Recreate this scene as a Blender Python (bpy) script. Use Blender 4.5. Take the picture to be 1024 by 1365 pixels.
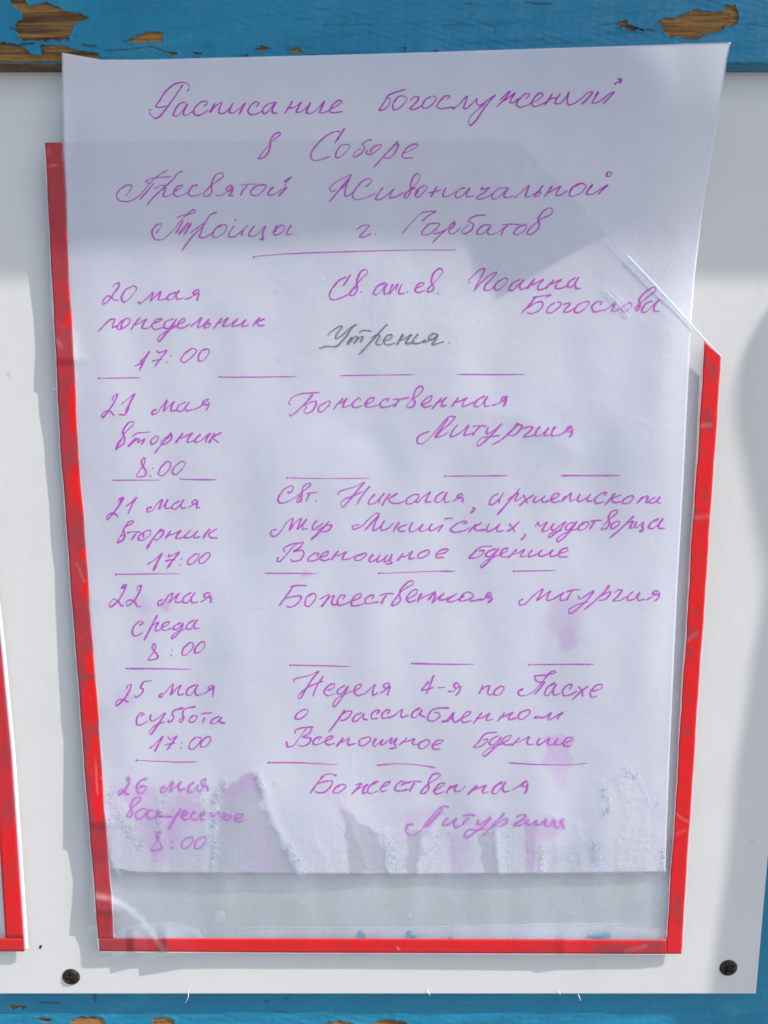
import bpy, bmesh, math, random
import numpy as np
from mathutils import Vector, Matrix

for o in list(bpy.data.objects): bpy.data.objects.remove(o)
scene = bpy.context.scene
R = math.radians
# ------------------------------------------------------------------ camera, sky, sun, exposure
F_PX, CX, CY = 1250.0, 512.0, 682.5          # focal length and centre in photograph pixels
PITCH = R(11.2)                              # the camera looks down a little
CAM = np.array([0.0, -0.325, 0.0])           # metres in front of the board (board face is y = 0)
cam_d = bpy.data.cameras.new('camera'); cam = bpy.data.objects.new('camera', cam_d)
scene.collection.objects.link(cam)
cam.location = CAM.tolist(); cam.rotation_euler = (R(90) - PITCH, 0, 0)
cam_d.sensor_fit = 'VERTICAL'; cam_d.sensor_height = 36.0; cam_d.lens = F_PX / 1365 * 36
cam_d.clip_start = 0.01; cam_d.clip_end = 200
scene.camera = cam
SUN = Vector((2.45, -1.0, 2.8)).normalized()
sun_el = math.asin(SUN.z); sun_rot = math.atan2(SUN.x, SUN.y)
w = bpy.data.worlds.new('World'); scene.world = w; w.use_nodes = True
wn = w.node_tree.nodes; bg = wn['Background']
sky = wn.new('ShaderNodeTexSky'); sky.sky_type = 'NISHITA'; sky.sun_disc = False
sky.sun_elevation = sun_el; sky.sun_rotation = sun_rot
sky.air_density = 1.0; sky.dust_density = 3.0; sky.ozone_density = 1.0; sky.altitude = 100
w.node_tree.links.new(sky.outputs[0], bg.inputs[0]); bg.inputs[1].default_value = 0.13
sl = bpy.data.lights.new('sun', 'SUN'); sl.energy = 3.05; sl.angle = R(0.5); sl.color = (1.0, 0.95, 0.87)
so = bpy.data.objects.new('sun', sl); scene.collection.objects.link(so)
so.rotation_euler = SUN.to_track_quat('Z', 'Y').to_euler()
scene.view_settings.view_transform = 'Standard'; scene.view_settings.look = 'None'
scene.view_settings.exposure = 0.82; scene.view_settings.gamma = 1
scene.view_settings.use_curve_mapping = False
scene.cycles.transparent_max_bounces = 24; scene.cycles.max_bounces = 8; scene.cycles.filter_width = 1.65

# ------------------------------------------------------------------ helpers
rng = random.Random(5)
MM = 0.001
def P(px, py, h):
    """the point at height h (m, towards the viewer) over the board that the photograph shows at px, py"""
    px = np.asarray(px, float); py = np.asarray(py, float); h = np.asarray(h, float)
    a = (px - CX) / F_PX; b = -(py - CY) / F_PX
    cp, sp = math.cos(PITCH), math.sin(PITCH)
    dx, dy, dz = a, cp + b * sp, -sp + b * cp
    t = (-h - CAM[1]) / dy
    return np.stack([CAM[0] + dx * t, CAM[1] + dy * t, CAM[2] + dz * t], -1)

def link(o, parent=None):
    scene.collection.objects.link(o)
    if parent is not None: o.parent = parent
    return o
def tag(o, label=None, cat=None, group=None, kind=None):
    if label: o['label'] = label
    if cat: o['category'] = cat
    if group: o['group'] = group
    if kind: o['kind'] = kind
    return o
def empty(name, loc=(0, 0, 0)):
    o = bpy.data.objects.new(name, None); o.location = loc; o.empty_display_size = 0.01
    return link(o)
def mesh_obj(name, verts, faces, mat, parent=None, smooth=False, attrs=None):
    me = bpy.data.meshes.new(name)
    v = np.asarray(verts, float)
    if parent is not None: v = v - np.array(parent.location)
    me.from_pydata(v.tolist(), [], [list(map(int, f)) for f in faces]); me.update()
    if smooth: me.polygons.foreach_set('use_smooth', [True] * len(me.polygons))
    for k, arr in (attrs or {}).items():
        at = me.attributes.new(k, 'FLOAT', 'POINT'); at.data.foreach_set('value', np.asarray(arr, np.float32).ravel())
    me.materials.append(mat)
    return link(bpy.data.objects.new(name, me), parent)
def grid_faces(nr, nc):
    i = np.arange(nr - 1)[:, None] * nc + np.arange(nc - 1)[None, :]
    return np.stack([i, i + nc, i + nc + 1, i + 1], -1).reshape(-1, 4)
def grid_obj(name, X, H_, Y, mat, parent=None, attrs=None, thick=0.0, keep=None):
    """X, Y pixel grids and H_ heights -> mesh; thick pulls the rim back to make a solid sheet"""
    nr, nc = X.shape
    V = P(X, Y, H_).reshape(-1, 3); Fq = grid_faces(nr, nc)
    if keep is not None: Fq = Fq[keep.reshape(-1)]
    F_ = Fq.tolist()
    at = {k: list(a.ravel()) for k, a in (attrs or {}).items()}
    if thick > 0:
        rim = [(0, c) for c in range(nc)] + [(r, nc - 1) for r in range(1, nr)] + \
              [(nr - 1, c) for c in range(nc - 2, -1, -1)] + [(r, 0) for r in range(nr - 2, 0, -1)]
        idx = [r * nc + c for r, c in rim]; base = len(V)
        back = V[idx] + np.array([0, thick, 0]); V = np.vstack([V, back])
        n = len(idx)
        for i in range(n):
            j = (i + 1) % n; F_.append([idx[i], idx[j], base + j, base + i])
        for k in at: at[k] += [at[k][i] for i in idx]
    return mesh_obj(name, V, F_, mat, parent, True, at)
def waves(x, y, seed, lam, n=9, aniso=1.0):
    """smooth random undulation, about -1..1"""
    r = random.Random(seed); s = 0
    for _ in range(n):
        a = r.uniform(0, math.pi); L = lam * r.uniform(.7, 1.6); ph = r.uniform(0, 6.28)
        s = s + np.sin(2 * math.pi * (x * math.cos(a) + y * math.sin(a) * aniso) / L + ph)
    return s / math.sqrt(n)
def poly_sd(x, y, poly):
    """signed distance (px), negative inside"""
    p = np.asarray(poly, float); d = np.full(x.shape, 1e9); ins = np.zeros(x.shape, bool)
    for i in range(len(p)):
        ax, ay = p[i]; bx, by = p[(i + 1) % len(p)]
        ex, ey = bx - ax, by - ay; L2 = ex * ex + ey * ey + 1e-9
        t = np.clip(((x - ax) * ex + (y - ay) * ey) / L2, 0, 1)
        d = np.minimum(d, np.hypot(x - ax - t * ex, y - ay - t * ey))
        c = ((ay > y) != (by > y)) & (x < (bx - ax) * (y - ay) / (by - ay + 1e-12) + ax)
        ins ^= c
    return np.where(ins, -d, d)
def line_d(x, y, pts):
    d = np.full(np.shape(x), 1e9)
    for (ax, ay), (bx, by) in zip(pts[:-1], pts[1:]):
        ex, ey = bx - ax, by - ay
        t = np.clip(((x - ax) * ex + (y - ay) * ey) / (ex * ex + ey * ey + 1e-9), 0, 1)
        d = np.minimum(d, np.hypot(x - ax - t * ex, y - ay - t * ey))
    return d
def sm(e0, e1, v):
    t = np.clip((v - e0) / (e1 - e0), 0, 1); return t * t * (3 - 2 * t)
def tab(y, pts):
    return np.interp(y, [p[0] for p in pts], [p[1] for p in pts])

# ------------------------------------------------------------------ material helpers
def mat(name):
    m = bpy.data.materials.new(name); m.use_nodes = True
    nt = m.node_tree; nt.nodes.clear(); out = nt.nodes.new('ShaderNodeOutputMaterial')
    return m, nt, out
def nd(nt, t, **kw):
    n = nt.nodes.new('ShaderNode' + t)
    for k, v in kw.items():
        if k.startswith('i_'):
            key = k[2:].replace('_', ' '); n.inputs[key].default_value = v
        else: setattr(n, k, v)
    return n
def coord(nt, scale=(1, 1, 1)):
    tc = nd(nt, 'TexCoord'); mp = nd(nt, 'Mapping'); mp.inputs['Scale'].default_value = scale
    nt.links.new(tc.outputs['Object'], mp.inputs[0]); return mp.outputs[0]
def noise(nt, vec, scale, detail=4, rough=.55):
    n = nd(nt, 'TexNoise'); n.inputs['Scale'].default_value = scale; n.inputs['Detail'].default_value = detail
    n.inputs['Roughness'].default_value = rough; nt.links.new(vec, n.inputs['Vector']); return n.outputs['Fac']
def ramp(nt, fac, stops):
    r = nd(nt, 'ValToRGB'); e = r.color_ramp.elements
    while len(e) < len(stops): e.new(0.5)
    for k, (p, c) in enumerate(stops):
        e[k].position = p; e[k].color = (*c, 1) if len(c) == 3 else c
    nt.links.new(fac, r.inputs[0]); return r.outputs[0]
def mixc(nt, fac, a, b, mode='MIX'):
    m = nd(nt, 'Mix', data_type='RGBA', blend_type=mode)
    for s, v in ((0, fac), (6, a), (7, b)):
        if isinstance(v, (int, float)): m.inputs[s].default_value = v
        elif isinstance(v, tuple): m.inputs[s].default_value = (*v, 1)
        else: nt.links.new(v, m.inputs[s])
    return m.outputs[2]
def mth(nt, op, a, b=0.0, clamp=False):
    m = nd(nt, 'Math', operation=op, use_clamp=clamp)
    for s, v in ((0, a), (1, b)):
        if isinstance(v, (int, float)): m.inputs[s].default_value = v
        else: nt.links.new(v, m.inputs[s])
    return m.outputs[0]
def bump(nt, h, strength, dist, normal=None):
    b = nd(nt, 'Bump'); b.inputs['Strength'].default_value = strength; b.inputs['Distance'].default_value = dist
    nt.links.new(h, b.inputs['Height'])
    if normal is not None: nt.links.new(normal, b.inputs['Normal'])
    return b.outputs[0]
def attr(nt, name):
    return nd(nt, 'Attribute', attribute_name=name).outputs['Fac']
def principled(nt, out, col, rough=.5, spec=.5, normal=None):
    p = nd(nt, 'BsdfPrincipled')
    for key, v in (('Base Color', col), ('Roughness', rough), ('Specular IOR Level', spec)):
        if isinstance(v, tuple): p.inputs[key].default_value = (*v, 1)
        elif isinstance(v, (int, float)): p.inputs[key].default_value = v
        else: nt.links.new(v, p.inputs[key])
    if normal is not None: nt.links.new(normal, p.inputs['Normal'])
    nt.links.new(p.outputs[0], out.inputs[0]); return p

# ------------------------------------------------------------------ materials
# white painted board
m_board, nt, out = mat('white_board')
v = coord(nt)
c = mixc(nt, noise(nt, v, 25, 3), (.575, .585, .58), (.62, .625, .615))
spk = ramp(nt, noise(nt, coord(nt, (900, 900, 900)), 1, 2), [(.70, (0, 0, 0)), (.78, (1, 1, 1))])
c = mixc(nt, mth(nt, 'MULTIPLY', spk, .06), c, (.5, .5, .47))
drt = ramp(nt, noise(nt, coord(nt, (45, 45, 9)), 1, 5, .65), [(.52, (0, 0, 0)), (.8, (.26, .26, .26))])
c = mixc(nt, drt, c, (.42, .41, .37))
pin = ramp(nt, noise(nt, coord(nt, (160, 160, 160)), 1, 1), [(.78, (0, 0, 0)), (.82, (.4, .4, .4))])
c = mixc(nt, pin, c, (.35, .32, .27))
principled(nt, out, c, .55, .3, bump(nt, noise(nt, v, 420, 5), .25, .00012, bump(nt, noise(nt, v, 60, 2), .12, .0006)))

# paper
m_paper, nt, out = mat('paper')
v = coord(nt)
base = mixc(nt, noise(nt, v, 30, 4), (.79, .80, .895), (.84, .845, .93))
fib = noise(nt, coord(nt, (1, 1, 1)), 900, 4)
base = mixc(nt, mth(nt, 'MULTIPLY', fib, .16), base, (.60, .60, .70))
base = mixc(nt, ramp(nt, noise(nt, v, 16, 5, .65), [(.50, (0, 0, 0)), (.75, (.30, .30, .30))]), base, (.66, .68, .80))
wetc = mixc(nt, noise(nt, v, 260, 4), (.47, .475, .57), (.57, .565, .66))
base = mixc(nt, attr(nt, 'wet'), base, wetc)
base = mixc(nt, attr(nt, 'dry'), base, (.80, .80, .88))
base = mixc(nt, attr(nt, 'stain'), base, (.72, .42, .80))
bn = bump(nt, fib, .45, .00014, bump(nt, noise(nt, v, 70, 3), .5, .0006))
crinkle = noise(nt, v, 420, 3)
bb = nd(nt, 'Bump'); bb.inputs['Distance'].default_value = .0006
nt.links.new(crinkle, bb.inputs['Height']); nt.links.new(attr(nt, 'rough'), bb.inputs['Strength']); nt.links.new(bn, bb.inputs['Normal'])
pr = principled(nt, out, base, .75, .2, bb.outputs[0])
tl = nd(nt, 'BsdfTranslucent'); nt.links.new(base, tl.inputs[0]); mx = nd(nt, 'MixShader'); mx.inputs[0].default_value = .36
nt.links.new(pr.outputs[0], mx.inputs[1]); nt.links.new(tl.outputs[0], mx.inputs[2]); nt.links.new(mx.outputs[0], out.inputs[0])

# pen ink
def ink_mat(name, c0, c1, lo=.72, hi=1.0):
    m, nt, out = mat(name); v = coord(nt)
    c = mixc(nt, noise(nt, v, 220, 3), c0, c1)
    d = nd(nt, 'BsdfPrincipled'); nt.links.new(c, d.inputs['Base Color']); d.inputs['Roughness'].default_value = .7
    t = nd(nt, 'BsdfTransparent'); mx = nd(nt, 'MixShader')
    mr = nd(nt, 'MapRange'); nt.links.new(noise(nt, v, 420, 4, .7), mr.inputs[0])
    mr.inputs[1].default_value = .3; mr.inputs[2].default_value = .6; mr.inputs[3].default_value = lo; mr.inputs[4].default_value = hi
    nt.links.new(mr.outputs[0], mx.inputs[0]); nt.links.new(t.outputs[0], mx.inputs[1]); nt.links.new(d.outputs[0], mx.inputs[2])
    nt.links.new(mx.outputs[0], out.inputs[0]); return m
m_ink = ink_mat('violet_ink', (.44, .008, .45), (.52, .022, .55), .72, 1.0)
m_ink_faded = ink_mat('washed_out_ink', (.52, .07, .58), (.58, .14, .64), .5, .95)
m_ink_dark = ink_mat('dark_violet_ink', (.13, .045, .15), (.27, .06, .27), .8, 1)
m_ink_green = ink_mat('green_ink', (.12, .50, .24), (.18, .58, .30), .15, .5)
m_ink_bleed = ink_mat('bled_ink', (.60, .30, .74), (.66, .40, .78), .06, .26)

# clear film of the pocket
def film_mat(name, haze, tint=(.985, .988, .992), rough=.12, ripple=1.0, attr_haze=False, white=.80):
    m, nt, out = mat(name); v = coord(nt)
    tr = nd(nt, 'BsdfTransparent'); tr.inputs[0].default_value = (*tint, 1)
    df = nd(nt, 'BsdfDiffuse'); df.inputs[0].default_value = (white * .92, white * .98, white * 1.12, 1)  # bluish tint paints the reflected sky into the haze colour
    tl = nd(nt, 'BsdfTranslucent'); tl.inputs[0].default_value = (white * .92, white * .98, white * 1.12, 1)
    hz = nd(nt, 'MixShader'); hz.inputs[0].default_value = .4
    nt.links.new(df.outputs[0], hz.inputs[1]); nt.links.new(tl.outputs[0], hz.inputs[2])
    cloud = noise(nt, v, 28, 4, .6)
    fac = ramp(nt, cloud, [(.3, (haze * .45,) * 3), (.72, (haze * 1.7,) * 3)])
    scr = ramp(nt, noise(nt, coord(nt, (2600, 2600, 120)), 1, 1), [(.72, (0, 0, 0)), (.80, (.12, .12, .12))])
    fac = mth(nt, 'ADD', fac, mth(nt, 'MULTIPLY', scr, cloud), True)
    if attr_haze:
        fac = mth(nt, 'ADD', fac, attr(nt, 'haze'), True)
        sp1 = ramp(nt, noise(nt, v, 950, 2), [(.50, (0, 0, 0)), (.60, (.30, .30, .30))]); sp2 = ramp(nt, noise(nt, v, 2600, 1), [(.56, (0, 0, 0)), (.66, (.42, .42, .42))])
        fac = mth(nt, 'ADD', fac, mth(nt, 'MULTIPLY', mth(nt, 'ADD', sp1, sp2), attr(nt, 'damp')), True)
    m1 = nd(nt, 'MixShader'); nt.links.new(fac, m1.inputs[0]); nt.links.new(tr.outputs[0], m1.inputs[1]); nt.links.new(hz.outputs[0], m1.inputs[2])
    b = bump(nt, noise(nt, v, 45, 3), .5 * ripple, .002, bump(nt, noise(nt, v, 300, 2), .12, .0003))
    gl = nd(nt, 'BsdfGlossy'); gl.inputs['Roughness'].default_value = rough; nt.links.new(b, gl.inputs['Normal'])
    geo = nd(nt, 'NewGeometry'); dt = nd(nt, 'VectorMath', operation='DOT_PRODUCT')      # Schlick, the same from both faces of the sheet
    nt.links.new(geo.outputs['Incoming'], dt.inputs[0]); nt.links.new(b, dt.inputs[1])
    sch = mth(nt, 'POWER', mth(nt, 'SUBTRACT', 1.0, mth(nt, 'ABSOLUTE', dt.outputs['Value']), True), 5.0)
    m2 = nd(nt, 'MixShader'); nt.links.new(mth(nt, 'ADD', mth(nt, 'MULTIPLY', sch, .5), .04), m2.inputs[0])
    nt.links.new(m1.outputs[0], m2.inputs[1]); nt.links.new(gl.outputs[0], m2.inputs[2])
    nt.links.new(m2.outputs[0], out.inputs[0]); return m
m_film = film_mat('clear_film', .08, attr_haze=True)
m_crease = film_mat('glint_whitened_film', .32, rough=.25)  # whitish haze paints glints on film creases; scratches and dab share it
m_rim = film_mat('clear_cut_edge', .65, tint=(.97, .95, .86), rough=.2)
m_glare = film_mat('glare_white_edge', 1.6, tint=(.99, .98, .95), rough=.3, white=.96)  # sun glare on clear edges, painted as dense white haze
m_seam = film_mat('welded_film', .5, tint=(.9, .9, .9), rough=.3)
m_back = film_mat('back_film', .12, tint=(.86, .885, .875))

# water drops between film and paper
m_drop, nt, out = mat('water_drop')
tr = nd(nt, 'BsdfTransparent'); tr.inputs[0].default_value = (.97, .975, .99, 1)
gl = nd(nt, 'BsdfGlossy'); gl.inputs['Roughness'].default_value = .28
df = nd(nt, 'BsdfDiffuse'); df.inputs[0].default_value = (.85, .86, .88, 1)
a = nd(nt, 'MixShader'); a.inputs[0].default_value = .08; nt.links.new(tr.outputs[0], a.inputs[1]); nt.links.new(df.outputs[0], a.inputs[2])
b2 = nd(nt, 'MixShader'); b2.inputs[0].default_value = .22; nt.links.new(a.outputs[0], b2.inputs[1]); nt.links.new(gl.outputs[0], b2.inputs[2])
nt.links.new(b2.outputs[0], out.inputs[0])

# red border tape: glossy where stuck down, dull where lifted
m_red, nt, out = mat('red_border')
v = coord(nt)
f = noise(nt, v, 1500, 2)
spots = ramp(nt, noise(nt, v, 420, 2), [(.66, (0, 0, 0)), (.72, (1, 1, 1))])
dull = mixc(nt, noise(nt, v, 90, 4), (.27, .018, .030), (.36, .042, .052))
stuck = mixc(nt, noise(nt, v, 120, 2), (.60, .003, .006), (.68, .006, .008))
c = mixc(nt, attr(nt, 'dull'), stuck, dull)
c = mixc(nt, ramp(nt, noise(nt, coord(nt, (120, 120, 60)), 1, 6, .75), [(.52, (0, 0, 0)), (.72, (.22, .22, .22))]), c, (.30, .02, .025))
c = mixc(nt, mth(nt, 'MULTIPLY', spots, .35), c, (.22, .05, .05))
c = mixc(nt, attr(nt, 'scuff'), c, (.60, .26, .27))  # scuffs, plus a painted glint arc across the left and bottom strips
principled(nt, out, c, .32, .45, bump(nt, noise(nt, v, 160, 3), .5, .0005, bump(nt, f, .1, .0001)))

# weathered wood under blue paint
m_plank, nt, out = mat('peeling_blue_paint')
v = coord(nt)
g = noise(nt, coord(nt, (22, 22, 420)), 1, 5, .6)
g2 = noise(nt, coord(nt, (60, 60, 1700)), 1, 3, .6)
wood = ramp(nt, g, [(.30, (.035, .022, .014)), (.43, (.13, .068, .025)), (.56, (.33, .17, .045)), (.70, (.40, .22, .06)), (.8, (.16, .085, .035))])
wood = mixc(nt, mth(nt, 'MULTIPLY', ramp(nt, g2, [(.35, (1, 1, 1)), (.5, (0, 0, 0))]), .55), wood, (.07, .04, .022))
pb = mixc(nt, noise(nt, v, 55, 5, .65), (.004, .150, .270), (.012, .225, .375))
pb = mixc(nt, ramp(nt, noise(nt, coord(nt, (35, 35, 110)), 1, 5), [(.56, (0, 0, 0)), (.74, (.6, .6, .6))]), pb, (.03, .26, .37))
pb = mixc(nt, ramp(nt, noise(nt, coord(nt, (60, 60, 460)), 1, 5, .7), [(.64, (0, 0, 0)), (.72, (.75, .75, .75))]), pb, (.008, .075, .14))
c = mixc(nt, attr(nt, 'paint'), wood, pb)
c = mixc(nt, attr(nt, 'dirt'), c, (.022, .026, .030))  # this mask also carries painted shade on the upper plank's lower edge
hh = mth(nt, 'ADD', mth(nt, 'MULTIPLY', g2, mth(nt, 'SUBTRACT', 1.0, attr(nt, 'paint'))), mth(nt, 'MULTIPLY', noise(nt, coord(nt, (70, 70, 200)), 1, 6), .7))
rg = mth(nt, 'SUBTRACT', .85, mth(nt, 'MULTIPLY', attr(nt, 'paint'), .42))
principled(nt, out, c, rg, .4, bump(nt, hh, 1.0, .0010, bump(nt, noise(nt, coord(nt, (34, 34, 60)), 1, 3), .55, .002)))

m_screw, nt, out = mat('blackened_screw'); v = coord(nt)
principled(nt, out, mixc(nt, ramp(nt, noise(nt, v, 900, 3), [(.52, (0, 0, 0)), (.66, (1, 1, 1))]), (.012, .011, .014), (.12, .085, .04)), .55, .4, bump(nt, noise(nt, v, 1500, 2), .4, .0002)).inputs['Metallic'].default_value = .4
m_flake, nt, out = mat('blue_paint_flake'); v = coord(nt)
principled(nt, out, mixc(nt, noise(nt, v, 700, 2), (.01, .13, .28), (.03, .28, .46)), .5, .3)
m_white, nt, out = mat('white_sliver'); principled(nt, out, (.8, .8, .78), .5, .3)
m_dirt, nt, out = mat('dirt'); principled(nt, out, (.05, .035, .03), .8, .2)

m_ground, nt, out = mat('pale_gravel'); v = coord(nt)
principled(nt, out, mixc(nt, noise(nt, v, 6, 5), (.18, .18, .175), (.29, .29, .28)), .9, .2)

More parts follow.
